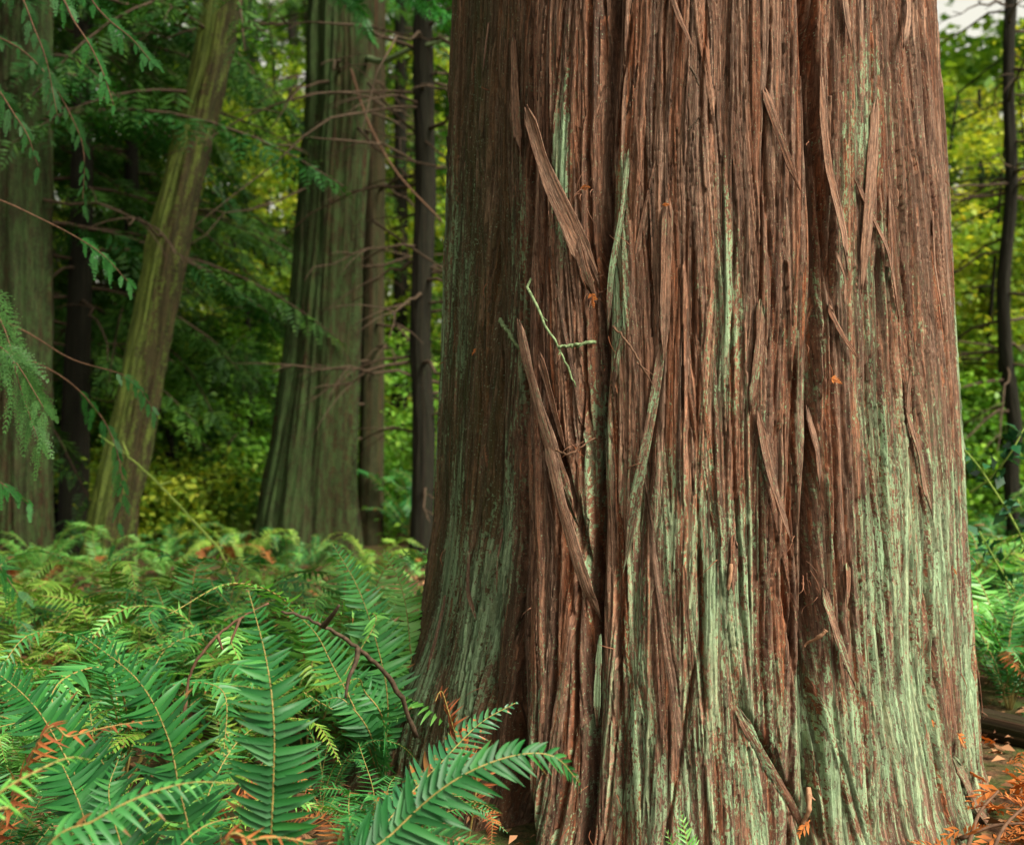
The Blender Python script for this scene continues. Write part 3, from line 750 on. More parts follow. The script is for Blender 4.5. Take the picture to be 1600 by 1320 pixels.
frond(f2, [(300, 1330, 2.35), (330, 1230, 2.5), (370, 1160, 2.6), (420, 1120, 2.7)], np.array([-.2, -1., .7]), .07, npairs=34, start=.25, fwd=.2, droop=.1, base=gpt(240, 0, 2.45), wav=.17, mat='fern')
f3 = thing('sword_fern', 'sword fern at the bottom left with low arching glossy fronds drooping their leaflets', 'fern', gpt(40, 0, 2.0))
frond(f3, [(60, 1345, 1.80), (150, 1280, 1.80), (225, 1242, 1.82), (300, 1222, 1.86), (372, 1224, 1.92)], np.array([-.2, -.75, 1.]), .072, npairs=38, start=.16, fwd=.35, droop=.15, curl=.35, base=gpt(-60, 0, 1.9), mat='fern', wav=.17)
frond(f3, [(-60, 1290, 1.75), (0, 1238, 1.76), (50, 1208, 1.78), (105, 1184, 1.82), (140, 1186, 1.86)], np.array([-.2, -.45, 1.]), .066, npairs=34, start=.2, fwd=.35, droop=.15, curl=.35, base=gpt(-160, 0, 1.9), mat='fern_pale', wav=.17)
frond(f3, [(-70, 1340, 1.6), (-20, 1275, 1.6), (20, 1262, 1.62), (55, 1290, 1.66)], np.array([-.1, -.5, 1.]), .06, npairs=26, start=.2, fwd=.35, droop=.15, curl=.3, base=gpt(-160, 0, 1.8), mat='fern_pale')
frond(f3, [(230, 1400, 2.0), (275, 1330, 2.0), (320, 1290, 2.05), (372, 1275, 2.1)], np.array([-.1, -.7, 1.]), .06, npairs=30, start=.2, fwd=.3, droop=.12, curl=.2, base=gpt(200, 0, 2.1), mat='fern_fg')
f4 = thing('sword_fern', 'sword fern at the foot of the trunk with a glossy frond arching across the bark', 'fern', gpt(560, 0, 2.3))
frond(f4, [(545, 1370, 2.05), (615, 1300, 2.06), (680, 1240, 2.07), (745, 1200, 2.08), (815, 1178, 2.10), (868, 1183, 2.12), (905, 1222, 2.14)], np.array([-.25, -1., .75]), .098, npairs=48, start=.06, fwd=.50, droop=.12, curl=.18, base=gpt(520, 0, 2.2), wav=.17, label='glossy deep green frond arching over the bark')
frond(f4, [(555, 1360, 2.3), (620, 1265, 2.36), (690, 1190, 2.44), (750, 1130, 2.50), (805, 1098, 2.52)], np.array([-.35, -1., .7]), .085, npairs=38, start=.1, fwd=.38, droop=.1, curl=.1, base=gpt(520, 0, 2.35), mat='fern_rust', wav=.17, label='older frond with orange rusting leaflets')
frond(f4, [(600, 1400, 2.3), (640, 1330, 2.3), (660, 1290, 2.35), (640, 1220, 2.45)], np.array([-.1, -.8, .7]), .05, npairs=30, start=.2, fwd=.3, droop=.1, base=gpt(540, 0, 2.3), mat='fern')
f5 = thing('sword_fern', 'tiny bright fern tip poking up at the foot of the bark', 'fern', gpt(1070, 0, 2.42))
frond(f5, [(1082, 1370, 2.40), (1074, 1320, 2.40), (1064, 1270, 2.42)], UPC, .034, npairs=16, start=.3, fwd=.45, droop=.05, base=gpt(1086, 0, 2.42), mat='fern_pale', stalk_r=.0015)
frond(f5, [(1062, 1372, 2.42), (1054, 1330, 2.42), (1040, 1296, 2.44)], UPC, .028, npairs=12, start=.3, fwd=.45, droop=.05, base=gpt(1086, 0, 2.42), mat='fern_pale', stalk_r=.0015)
f6 = thing('sword_fern', 'sword fern behind the arching dead twig with long dark-stemmed fronds beside the root', 'fern', gpt(590, 0, 3.3))
B6 = gpt(600, 0, 3.25)
frond(f6, [(606, 1100, 3.2), (590, 1010, 3.25), (560, 920, 3.3), (520, 850, 3.4)], np.array([-.1, -1., .5]), .095, npairs=44, start=.12, fwd=.15, droop=.1, base=B6, mat='fern')
frond(f6, [(640, 1080, 3.3), (640, 1000, 3.4), (628, 920, 3.5), (600, 860, 3.6)], np.array([.0, -1., .6]), .10, npairs=44, start=.12, fwd=.15, droop=.1, base=B6, mat='fern_pale')
frond(f6, [(560, 1120, 3.1), (520, 1040, 3.15), (490, 985, 3.2), (440, 940, 3.3)], np.array([-.3, -1., .6]), .085, npairs=40, start=.12, fwd=.15, droop=.1, base=B6, mat='fern')
frond(f6, [(580, 1150, 3.1), (545, 1100, 3.1), (520, 1090, 3.1), (480, 1110, 3.1)], np.array([-.3, -.8, .8]), .075, npairs=36, start=.12, fwd=.2, droop=.1, base=B6, mat='fern')
frond(f6, [(600, 1130, 3.0), (570, 1080, 2.95), (560, 1060, 2.9), (530, 1070, 2.85)], np.array([-.3, -.8, .8]), .07, npairs=34, start=.12, fwd=.2, droop=.1, base=B6, mat='fern')
d1 = thing('dead_frond', 'curled rusty red dead fern frond lying over the left foreground ferns', 'dead fern', gpt(200, 0, 2.3))
frond(d1, [(60, 1160, 2.2), (110, 1150, 2.2), (170, 1135, 2.22), (235, 1125, 2.25)], np.array([0, -.8, 1.]), .05, npairs=30, start=.1, fwd=.6, droop=.6, curl=.1, mat='fern_dead', wav=.5, base=gpt(-60, 0, 2.4))
d2 = thing('dead_frond', 'brown curled dead fern tip hanging in front of the left root', 'dead fern', gpt(700, 0, 2.6))
frond(d2, [(745, 1215, 2.62), (718, 1165, 2.62), (702, 1115, 2.6), (690, 1080, 2.6), (680, 1095, 2.58)], np.array([-.6, -.8, .3]), .045, npairs=34, start=.3, fwd=.7, droop=.9, curl=.3, mat='fern_dead', wav=.4, base=gpt(720, 0, 2.6))
d3 = thing('dead_frond', 'orange dead fern frond lying at the bottom below the tall upright frond', 'dead fern', gpt(420, 0, 2.0))
frond(d3, [(350, 1330, 1.85), (395, 1312, 1.85), (440, 1308, 1.86), (490, 1318, 1.88)], np.array([0, -.7, 1.]), .045, npairs=26, start=.05, fwd=.6, droop=.5, curl=.2, mat='fern_dead', wav=.5, base=gpt(330, 0, 1.95))

# --- fern bed behind: shared fronds, individual ferns
FV = []
for k in range(9):
    rr = np.random.RandomState(300 + k)
    L = 1.0; rise = rr.uniform(.38, .72); bend = rr.uniform(.5, 1.1)
    P = catmull([(0, 0, 0), (.16, rr.normal(0, .02), .28 * rise / .5), (.48, rr.normal(0, .04), .62 * rise / .55), (.80, rr.normal(0, .06), .68 * rise / .6), (1.02, rr.normal(0, .08), (.60 - .2 * bend) * rise / .55)], 40)
    nv = np.array([-.35, 0, 1.0])
    V, Q, rn = frond_arrays(P, nv, .135, npairs=38, start=.16, fwd=.18, droop=.12, wav=.17, seed=k)
    mb = MB(); mb.add(V, Q, rnd=rn)
    ms = MB(); tube(ms, P, .006, .002, 5)
    # stalk faces go into the same mesh with their own material slot
    nb = sum(len(x) for x in mb.q)
    for vv in ms.v: mb.add(vv, quads=np.vstack(ms.q), tris=np.vstack(ms.t), rnd=.5)
    FV.append((mb, nb))
def fern_meshes(mat):
    out = []
    for k, (mb, nb) in enumerate(FV):
        me = mb.mesh('frond', M[mat]); me.materials.append(M['stalk'])
        idx = np.zeros(len(me.polygons), np.int32); idx[nb:] = 1
        me.polygons.foreach_set('material_index', idx); out.append(me)
    return out
FM = {m: fern_meshes(m) for m in ('fern', 'fern_pale', 'fern_yellow', 'fern_dead')}
def bed_fern(x, y, size, n, label, group, seed, mat='fern', dead=.035):
    rr = np.random.RandomState(seed)
    t = thing('sword_fern', label, 'fern', (x, y, float(gz(x, y)) - .02), group)
    a0 = rr.rand() * 6.28
    for i in range(n):
        mm = 'fern_dead' if rr.rand() < dead else mat
        o = bpy.data.objects.new('frond', FM[mm][rr.randint(len(FV))]); COL.objects.link(o)
        o.parent = t
        s = size * rr.uniform(.72, 1.15)
        o.scale = (s, s, s * rr.uniform(.8, 1.2))
        o.rotation_euler = (rr.normal(0, .12), rr.normal(-.05, .16), a0 + i * 2 * pi / n + rr.normal(0, .25))
    return t
zones = [
    ('green sword fern in the dense fern bed behind the foreground fronds', 'ferns of the bed behind the front fronds', 44, (-1.75, .0), (3.2, 5.2), (.32, .66)),
    ('sword fern at the back of the fern bed under the background trunks', 'ferns at the back of the bed', 44, (-4.2, -.2), (5.2, 9.0), (.26, .46)),
    ('small low sword fern on the littered ground among the foreground fronds', 'small ferns among the front fronds', 9, (-1.5, -.1), (2.3, 3.3), (.24, .36)),
    ('sword fern in the undergrowth to the right of the big cedar', 'ferns right of the cedar', 15, (1.72, 3.3), (4.0, 7.2), (.45, .65)),
    ('sword fern far back under the trees', 'far ferns', 46, (-7, 7), (9.5, 16), (.5, .8)),
    ('sword fern growing in the hidden ground behind the big cedar', 'ferns behind the cedar', 20, (-.1, 4.6), (5.3, 10), (.4, .65)),
]
for zi, (lab, grp, n, xr, yr, sz) in enumerate(zones):
    rr = np.random.RandomState(900 + zi); done = []
    tries = 0
    while len(done) < n and tries < 4000:
        tries += 1
        y = rr.uniform(*yr); x = rr.uniform(*xr) if zi in (3, 4, 5) else -rr.uniform(.02, .56) * y - .02
        if any((x - a) ** 2 + (y - b) ** 2 < (.24 + .018 * y) ** 2 for a, b in done): continue
        if math.hypot(x - C0[0], y - C0[1]) < 1.15: continue
        done.append((x, y))
        bed_fern(x, y, rr.uniform(*sz), rr.randint(9, 14), lab, grp, 1000 + zi * 100 + len(done), ('fern_yellow' if rr.rand() < .14 else 'fern_pale') if rr.rand() < (.68 if zi < 2 else .4) else 'fern', .08 if zi == 2 else .035)

for k, (x, y, sz, mt) in enumerate([(1.86, 4.25, .5, 'fern'), (2.12, 4.7, .6, 'fern_pale'), (1.72, 4.75, .5, 'fern_pale'), (2.3, 4.2, .55, 'fern'), (2.0, 5.4, .7, 'fern_yellow')]):
    bed_fern(x, y, sz, 12, 'sword fern in the undergrowth to the right of the big cedar', 'ferns right of the cedar', 1950 + k, mt)
bed_fern(-.62, 4.3, .72, 13, 'tall pale sword fern rising close to the left side of the big cedar', None, 1901, 'fern_pale')
bed_fern(-1.25, 4.6, .6, 13, 'tall sword fern standing above the fern bed in front of the flared cedar', None, 1902, 'fern')
bed_fern(-1.75, 5.2, .62, 12, 'yellowing tall sword fern in front of the gap between the two background trunks', None, 1903, 'fern_yellow')
# ------------------------------------------------------------------ dead sticks in the ferns
def stick(name, label, cat, ctrl, r0, r1, mat, forks=()):
    mb = MB(); P = catmull([at(*c) for c in ctrl], 30)
    P[1:-1] += RNG.normal(0, max(r0, r1) * .28, P[1:-1].shape); rad = np.linspace(r0, r1, 30) * (.75 + .5 * vnoise(np.arange(30) * .45, ctrl[0][0] * .37, 7)); tube(mb, P, rad, None, 7)
    o = mb.build(name, M[mat]); tag(o, label, cat)
    for f in forks:
        m2 = MB(); tube(m2, catmull([at(*c) for c in f], 14), r1 * 1.2, r1 * .5, 5)
        b = m2.build('side_twig', M[mat], None); b.parent = o
    return o
stick('dead_branch', 'dark brown dead branch arching over the ferns down to the root', 'branch', [(440, 955, 2.75), (480, 965, 2.75), (530, 992, 2.78), (575, 1025, 2.82), (615, 1068, 2.88), (650, 1150, 2.95)], .0035, .0065, 'twig',
      [[(560, 1012, 2.8), (556, 1035, 2.78), (545, 1060, 2.76), (540, 1090, 2.75)], [(505, 978, 2.76), (520, 960, 2.7), (530, 945, 2.68)]])
stick('dead_branch', 'thin drooping brown dead branch behind the tall upright frond', 'branch', [(420, 942, 2.8), (375, 966, 2.78), (340, 992, 2.76), (312, 1025, 2.75), (295, 1062, 2.75), (285, 1130, 2.75)], .0028, .0042, 'twig_red',
      [[(375, 966, 2.78), (368, 985, 2.76), (360, 1005, 2.75)], [(340, 992, 2.76), (348, 1015, 2.75)]])
stick('bramble_stem', 'long thin yellow-green bramble stem leaning from the trunks down into the ferns', 'stem', [(155, 680, 6.3), (200, 712, 6.2), (250, 758, 6.1), (300, 812, 6.0), (345, 862, 5.9), (370, 930, 5.8)], .004, .007, 'twig_green',
      [[(200, 712, 6.2), (192, 690, 6.2)], [(250, 758, 6.1), (268, 752, 6.1)]])

# ------------------------------------------------------------------ background trees
def trunk_mesh(mb, pts, rads, K=44, n=150, flute=.06, rough=.05, moss=None, moss_k=.5, lich=0., seed=0, furrow=1., clump=.0):
    P = catmull(pts, n); R = np.interp(np.linspace(0, 1, n), np.linspace(0, 1, len(rads)), rads)
    T = nrm(np.gradient(P, axis=0))
    A = nrm(np.cross(T, [0, 1., 0])); B = np.cross(A, T)
    a = np.linspace(0, 2 * pi, K, endpoint=False)
    zz = P[:, 2][:, None]; aa = a[None, :]
    ca, sa = np.cos(aa), np.sin(aa)
    per = lambda f, g, s: vnoise(ca * f + 20 + sa * f * 1.7, zz * g + sa * f, s)
    rad = R[:, None] * (1 + flute * 2 * (per(2.2, .4, seed) - .5) + rough * 2 * (per(7, 1.2, seed + 1) - .5) + rough * 1.4 * (per(14, 2.2, seed + 2) - .5))
    for f_, g_, k_ in ((9, .35, .05), (17, .6, .035)):
        rad = rad * (1 - k_ * furrow * np.clip((1 - np.abs(2 * per(f_, g_, seed + 11 + f_) - 1) - .55) / .45, 0, 1))
    rad = rad * (1 + clump * (np.clip(per(5, 3.2, seed + 31) - .5, 0, 1) + .5 * (per(11, 7, seed + 33) - .5)))
    dirv = ca[..., None] * A[:, None] + sa[..., None] * B[:, None]
    V = P[:, None] + rad[..., None] * dirv
    m = np.zeros(rad.shape) + lich
    if moss is not None:
        m = m + moss_k * sstep(-.2, .9, dirv @ nrm(np.array(moss))) 
    m = m + .25 * (per(4, .7, seed + 3) - .5)
    bk = np.stack([np.repeat(a[None] * R.mean(), n, 0), np.repeat(zz, K, 1), np.full(rad.shape, seed % 13)], -1)
    mb.add(V, grid_faces(n, K, True), bk=bk.reshape(-1, 3), tone=(.25 + .5 * per(9, .5, seed + 5)).ravel(), fresh=(1.3 * per(5, .4, seed + 6) - .35).ravel().clip(0, 1), lich=m.ravel(), algae=(.7 * per(3, .5, seed + 8)).ravel())
    return P

def conifer_sprays(mb, rng, boughs, K=7, spl=(.22, .42), gap=.11, w=.016):
    """boughs: list of polylines; sprays hang along both sides"""
    O = []; A = []; Sd = []; L = []
    for P in boughs:
        seg = np.linalg.norm(np.diff(P, axis=0), axis=1); cum = np.concatenate([[0], np.cumsum(seg)])
        d = np.arange(.12 * cum[-1], cum[-1], gap) + rng.uniform(-.03, .03)
        pos = np.stack([np.interp(d, cum, P[:, k]) for k in range(3)], -1)
        T = nrm(np.stack([np.interp(d, cum, g) for g in np.gradient(P, cum, axis=0).T], -1))
        sd = nrm(np.cross(T, [0, 0, 1.]))
        for sg in (1, -1):
            ax = nrm(T * rng.uniform(.3, .9, (len(d), 1)) + sg * sd * rng.uniform(.5, 1., (len(d), 1)) + np.array([0, 0, -1.]) * rng.uniform(.15, .9, (len(d), 1)))
            O.append(pos); A.append(ax); L.append(rng.uniform(*spl, len(d)) * (1.1 - .55 * d / cum[-1]))
            Sd.append(nrm(np.cross(ax, np.array([0, 0, 1.]) + rng.normal(0, .35, (len(d), 3)))))
    O, A, Sd, L = np.concatenate(O), np.concatenate(A), np.concatenate(Sd), np.concatenate(L)
    P, D, S2, LL = spray_pts(O, A, Sd, L, K, .85, .42, .18)
    D = nrm(D + rng.normal(0, .12, D.shape))
    diamonds(mb, P, D, S2, LL, np.maximum(w, LL * .2), np.clip(np.repeat(rng.rand(len(P) // 2), 2)[:len(P)] * .7 + rng.rand(len(P)) * .3, 0, 1))

def bough(o, az, L, rise, droop, n=9):
    t = np.linspace(0, 1, n)[:, None]
    d = np.array([math.cos(az), math.sin(az), 0])
    return np.asarray(o) + d * L * t + np.array([0, 0, 1.]) * (rise * L * t - droop * L * t ** 2)

def conifer(name, label, pts, rads, mat, crown_z, nb, blen, seed, leaf='hemlock', dead=(0, 0, 0), group=None, sprays=dict(), azr=None, **kw):
    rng = np.random.RandomState(seed)
    root = thing(name, label, 'tree', pts[0], group)
    mb = MB(); P = trunk_mesh(mb, pts, rads, seed=seed, **kw); mb.build('trunk', M[mat], root)
    zt = P[:, 2]
    if nb:
        bs = []; wood = MB()
        for i in range(nb):
            f = ((i + rng.rand()) / nb); z = crown_z[0] + (crown_z[1] - crown_z[0]) * f
            o = np.array([np.interp(z, zt, P[:, k]) for k in range(3)])
            az = rng.uniform(0, 2 * pi) if azr is None else rng.uniform(*azr)
            b = bough(o, az, blen * rng.uniform(.6, 1.15) * (1.1 - .65 * f), rng.uniform(-.05, .35), rng.uniform(.35, .75))
            bs.append(b); tube(wood, b, .016 * blen / 2, .004, 5)
        cr = MB(); conifer_sprays(cr, rng, bs, **sprays)
        c = cr.build('crown', M[leaf], root)
        w = wood.build('limbs', M['twig'], None); w.parent = c
    nd, z0, z1 = dead
    for i in range(nd):
        z = rng.uniform(z0, z1); o = np.array([np.interp(z, zt, P[:, k]) for k in range(3)])
        az = rng.uniform(0, 2 * pi); b = bough(o, az, rng.uniform(.5, 1.9), rng.uniform(-.25, .35), rng.uniform(.1, .55), 8)
        b[1:] += rng.normal(0, .02, b[1:].shape)
        m = MB(); tube(m, b, rng.uniform(.009, .017), .003, 5)
        for k in range(rng.randint(2, 6)):
            j = rng.randint(2, 7); e = bough(b[j], az + rng.choice([-1, 1]) * rng.uniform(.5, 1.1), rng.uniform(.15, .5), rng.uniform(-.5, .3), .3, 5); tube(m, e, .005, .002, 4)
        m.build('dead_branch', M['twig'], root)
    return root

def col(px, Y, z):                # point of a trunk at photo column px, distance Y, height z
    return ((px - 800) / F * Y, Y, z)

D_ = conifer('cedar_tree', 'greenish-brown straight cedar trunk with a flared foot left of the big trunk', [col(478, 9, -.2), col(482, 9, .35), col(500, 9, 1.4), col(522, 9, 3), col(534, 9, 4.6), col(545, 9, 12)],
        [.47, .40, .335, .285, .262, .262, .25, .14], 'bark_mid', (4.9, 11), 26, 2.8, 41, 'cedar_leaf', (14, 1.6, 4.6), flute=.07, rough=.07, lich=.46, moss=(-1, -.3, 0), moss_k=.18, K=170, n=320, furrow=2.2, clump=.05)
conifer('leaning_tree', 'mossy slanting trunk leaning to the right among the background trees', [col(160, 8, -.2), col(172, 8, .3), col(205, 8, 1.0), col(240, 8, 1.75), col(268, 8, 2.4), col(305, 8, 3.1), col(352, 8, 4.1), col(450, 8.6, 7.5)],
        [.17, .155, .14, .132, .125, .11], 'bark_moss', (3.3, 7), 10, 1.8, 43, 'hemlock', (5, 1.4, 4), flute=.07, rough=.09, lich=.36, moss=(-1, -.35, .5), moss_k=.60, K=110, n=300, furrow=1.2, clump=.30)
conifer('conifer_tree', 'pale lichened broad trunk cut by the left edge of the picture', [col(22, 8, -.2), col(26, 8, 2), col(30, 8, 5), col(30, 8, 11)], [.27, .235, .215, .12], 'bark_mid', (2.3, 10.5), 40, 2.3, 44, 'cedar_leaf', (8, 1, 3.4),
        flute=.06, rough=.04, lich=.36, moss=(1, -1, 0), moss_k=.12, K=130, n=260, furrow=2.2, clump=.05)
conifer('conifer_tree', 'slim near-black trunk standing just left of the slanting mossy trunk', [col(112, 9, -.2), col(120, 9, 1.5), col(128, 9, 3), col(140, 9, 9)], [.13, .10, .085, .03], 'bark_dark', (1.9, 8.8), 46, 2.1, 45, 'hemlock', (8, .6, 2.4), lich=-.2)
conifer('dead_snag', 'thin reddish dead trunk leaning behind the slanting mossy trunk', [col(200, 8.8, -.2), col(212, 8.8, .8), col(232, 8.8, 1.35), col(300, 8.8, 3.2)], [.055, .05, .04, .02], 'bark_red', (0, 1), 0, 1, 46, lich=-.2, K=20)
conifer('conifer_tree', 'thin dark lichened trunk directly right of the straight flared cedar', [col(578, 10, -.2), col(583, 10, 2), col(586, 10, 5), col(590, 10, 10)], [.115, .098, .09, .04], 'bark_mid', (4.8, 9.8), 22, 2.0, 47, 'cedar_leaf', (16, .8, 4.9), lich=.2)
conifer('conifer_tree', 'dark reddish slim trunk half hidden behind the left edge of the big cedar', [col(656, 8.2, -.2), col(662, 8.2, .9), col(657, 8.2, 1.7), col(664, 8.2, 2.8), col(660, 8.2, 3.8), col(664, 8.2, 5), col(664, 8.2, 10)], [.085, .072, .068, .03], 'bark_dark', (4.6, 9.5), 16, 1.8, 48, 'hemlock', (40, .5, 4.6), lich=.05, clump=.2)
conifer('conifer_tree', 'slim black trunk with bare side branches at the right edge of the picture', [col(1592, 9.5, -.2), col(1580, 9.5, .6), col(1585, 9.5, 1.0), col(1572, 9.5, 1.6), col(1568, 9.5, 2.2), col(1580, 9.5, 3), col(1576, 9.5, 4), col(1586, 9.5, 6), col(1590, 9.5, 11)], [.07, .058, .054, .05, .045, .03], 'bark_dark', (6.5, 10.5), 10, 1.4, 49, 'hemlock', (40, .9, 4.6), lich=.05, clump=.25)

# limb with grey-green lichen, and the bent brown twig beside it
m = MB(); b = catmull([at(575, 92, 8.9), at(600, 96, 8.4), at(640, 78, 8.2), at(700, 62, 8.1)], 16); tube(m, b, np.linspace(.028, .012, 16), None, 7)
m.build('mossy_limb', M['twig_lichen'], D_)['label'] = 'stubby limb wrapped in grey-green lichen'
for c in ([(548, 108, 8.7), (575, 190, 8.2), (620, 270, 7.8), (690, 345, 7.4)], [(575, 130, 8.8), (630, 190, 8.3), (700, 250, 8)], [(583, 345, 8.8), (640, 385, 8.2), (700, 425, 7.6)], [(560, 200, 8.8), (600, 240, 8.2), (690, 262, 7.8)]):
    m = MB(); tube(m, catmull([at(*q) for q in c], 14), .012, .006, 5); m.build('dead_branch', M['twig_red' if c[0][0] == 548 else 'twig'], D_)

# understory conifers filling the gaps
for i, (px, Y, h, rad, nb, bl, z0) in enumerate([(235, 12.5, 8, .10, 60, 2.0, .9), (60, 12, 10, .13, 60, 2.6, .8), (-120, 10, 10, .13, 56, 2.6, 1.0), (225, 15, 10, .14, 56, 3, 1.4), (620, 13, 9, .1, 50, 2.0, 1.0),
                                            (500, 17, 13, .16, 44, 2.2, 5.0), (700, 17, 12, .14, 50, 2.6, 1.0), (1530, 13.5, 5.0, .07, 40, 1.7, .9), (1860, 11.5, 9, .12, 46, 2.1, 1.2), (1950, 16, 12, .15, 50, 3, 2.4), (200, 10.5, 7, .09, 60, 1.9, 1.7), (385, 10.8, 2.4, .05, 30, 1.0, .3), (20, 9.5, 8, .1, 60, 2.0, 1.6)]):
    lab = {0: 'dark hemlock with drooping boughs right behind the slanting mossy trunk', 1: 'dark bushy hemlock far behind the slim near-black trunk', 2: 'dark hemlock reaching in beyond the left edge of the picture',
           3: 'tall hemlock far behind the slanting mossy trunk', 4: 'dark young hemlock behind the thin trunk right of the flared cedar', 5: 'tall distant hemlock behind the flared cedar trunk', 6: 'hemlock hidden mostly behind the left edge of the big cedar',
           7: 'sparse hemlock behind the black trunk at the right edge', 8: 'dark hemlock beyond the right edge of the picture', 9: 'far hemlock right of the black trunk',
           10: 'dark feathery hemlock between the near-black trunk and the slanting trunk', 11: 'low young hemlock between the slanting trunk and the flared cedar', 12: 'dark hemlock behind the pale trunk at the left edge'}[i]
    conifer('hemlock_tree', lab, [col(px, Y, -.3), col(px + 6, Y, h * .4), col(px, Y, h)], [rad, rad * .8, .02], 'bark_dark', (z0, h * .97), nb, bl, 60 + i, 'hemlock', lich=-.2, K=18, n=60,
            sprays=dict(K=8, gap=.11, spl=(.22, .48), w=.018))

# ------------------------------------------------------------------ broadleaf trees and the far wood
def leafy_crown(mb, rng, centers, radii, per, size):
    n = len(centers) * per
    c = np.repeat(centers, per, 0); r_ = np.repeat(radii, per)
    d = nrm(rng.normal(0, 1, (n, 3))) * (rng.rand(n, 1) ** .5)
    P = c + d * r_[:, None] * np.array([1, 1, .55])
    D = nrm(rng.normal(0, 1, (n, 3)) * np.array([1, 1, .45]) + np.array([0, 0, -.25]))
    Sd = nrm(np.cross(D, rng.normal(0, .45, (n, 3)) + np.array([0, 0, 1.])))
    Ls = size * rng.uniform(.6, 1.25, n)
    cl = np.repeat(rng.rand(len(centers)), per)
    diamonds(mb, P, D, Sd, Ls, Ls * .62, np.clip(.55 * cl + .45 * rng.rand(n), 0, 1), .12)
def broadleaf(label, px, Y, h, seed, group, mat='maple', z0=.8, nc=70, spread=2.2, size=.085, per=70):
    rng = np.random.RandomState(seed)
    b = np.array(col(px, Y, 0.)); b[2] = float(gz(b[0], b[1])) - .1
    root = thing('maple_tree', label, 'tree', b, group)
    tips = []; mb = MB()
    for k in range(rng.randint(3, 6)):
        az = rng.rand() * 6.28; L = rng.uniform(.25, .55) * spread
        P = catmull([b, b + [math.cos(az) * L * .3, math.sin(az) * L * .3, h * .4], b + [math.cos(az) * L, math.sin(az) * L, h * .95]], 20)
        tube(mb, P, .045, .008, 6, bk=(k, 0, 0), tone=.5, fresh=.2, lich=0, algae=0)
        for j in range(nc // 4):
            q = rng.randint(4, 20); o = P[q]
            if o[2] - b[2] < z0: continue
            az2 = rng.rand() * 6.28; L2 = rng.uniform(.3, 1.) * spread * .6
            e = bough(o, az2, L2, rng.uniform(-.1, .5), .2, 5); tube(mb, e, .012, .003, 4, bk=(k, 0, 0), tone=.5, fresh=.2, lich=0, algae=0); tips.append(e[-1]); tips.append(e[3])
    mb.build('trunk', M['bark_dark'], root)
    cr = MB(); tips = np.array(tips); leafy_crown(cr, rng, tips, rng.uniform(.18, .45, len(tips)), per, size); cr.build('crown', M[mat], root)
    return root
blist = [(445, 13, 5.2, 'maple'), (400, 14, 4.2, 'maple'), (470, 15, 7, 'maple'), (250, 17, 6, 'maple'), (400, 21, 9, 'maple'), (130, 19, 7, 'maple'), (560, 19, 7, 'maple'), (640, 22, 8, 'maple'), (-60, 16, 6, 'maple'), (330, 24, 9, 'maple'),
         (1545, 15, 5, 'maple'), (1620, 18, 7, 'maple'), (1500, 20, 7, 'maple'), (1700, 21, 8, 'maple'), (1530, 11.5, 4.2, 'maple'), (1640, 12.5, 5, 'maple'), (620, 14, 5, 'maple')]
for i, (px, Y, h, mt) in enumerate(blist):
    lf = px < 800
    broadleaf('yellow-green leafy maple glowing between the trunks on the left' if lf else 'yellow-green leafy maple behind the right edge of the big cedar', px, Y, h, 200 + i,
              'maples seen between the left trunks' if lf else 'maples right of the cedar', mt)
blist2 = [(850, 12, 5), (1000, 15, 6.5), (1150, 12.5, 5), (1320, 14, 6), (760, 16, 7), (1420, 12, 4.5)]
for i, (px, Y, h) in enumerate(blist2):
    broadleaf('green leafy maple hidden behind the big cedar trunk', px, Y, h, 270 + i, 'maples behind the cedar trunk')
for i, (px, Y, h, sp) in enumerate([(800, 10, 1.6, 1.5), (960, 11, 1.9, 1.6), (1100, 9.5, 1.3, 1.4), (1240, 11, 1.7, 1.6), (1380, 10, 1.5, 1.4), (380, 11, 1.9, 1.6), (300, 10.5, 1.3, 1.4), (620, 11.5, 2.0, 1.6), (90, 11, 1.6, 1.4), (460, 12.5, 2.4, 1.8), (1580, 10.5, 1.8, 1.4), (1530, 11.5, 1.5, 1.3), (540, 10.6, 1.0, 1.2), (200, 12.5, 2.2, 1.6), (255, 9.6, .75, .8), (230, 10.4, .8, .9)]):
    rt = broadleaf('small glowing yellow-green shrub behind the foot of the slanting mossy trunk' if h < .9 else 'green leafy shrub hidden behind the big cedar trunk' if 700 < px < 1450 else 'green leafy shrub in the undergrowth between the background trunks' if px < 800 else 'green leafy shrub in the undergrowth right of the big cedar', px, Y, h, 240 + i,
              'yellow shrubs behind the slanting trunk' if h < .9 else 'shrubs behind the cedar trunk' if 700 < px < 1450 else 'shrubs between the left trunks' if px < 800 else 'shrubs right of the cedar', 'maple' if h < .9 else 'shrub', .1, 60, sp, .07, 50)
    rt.name = 'shrub'; rt['category'] = 'shrub'

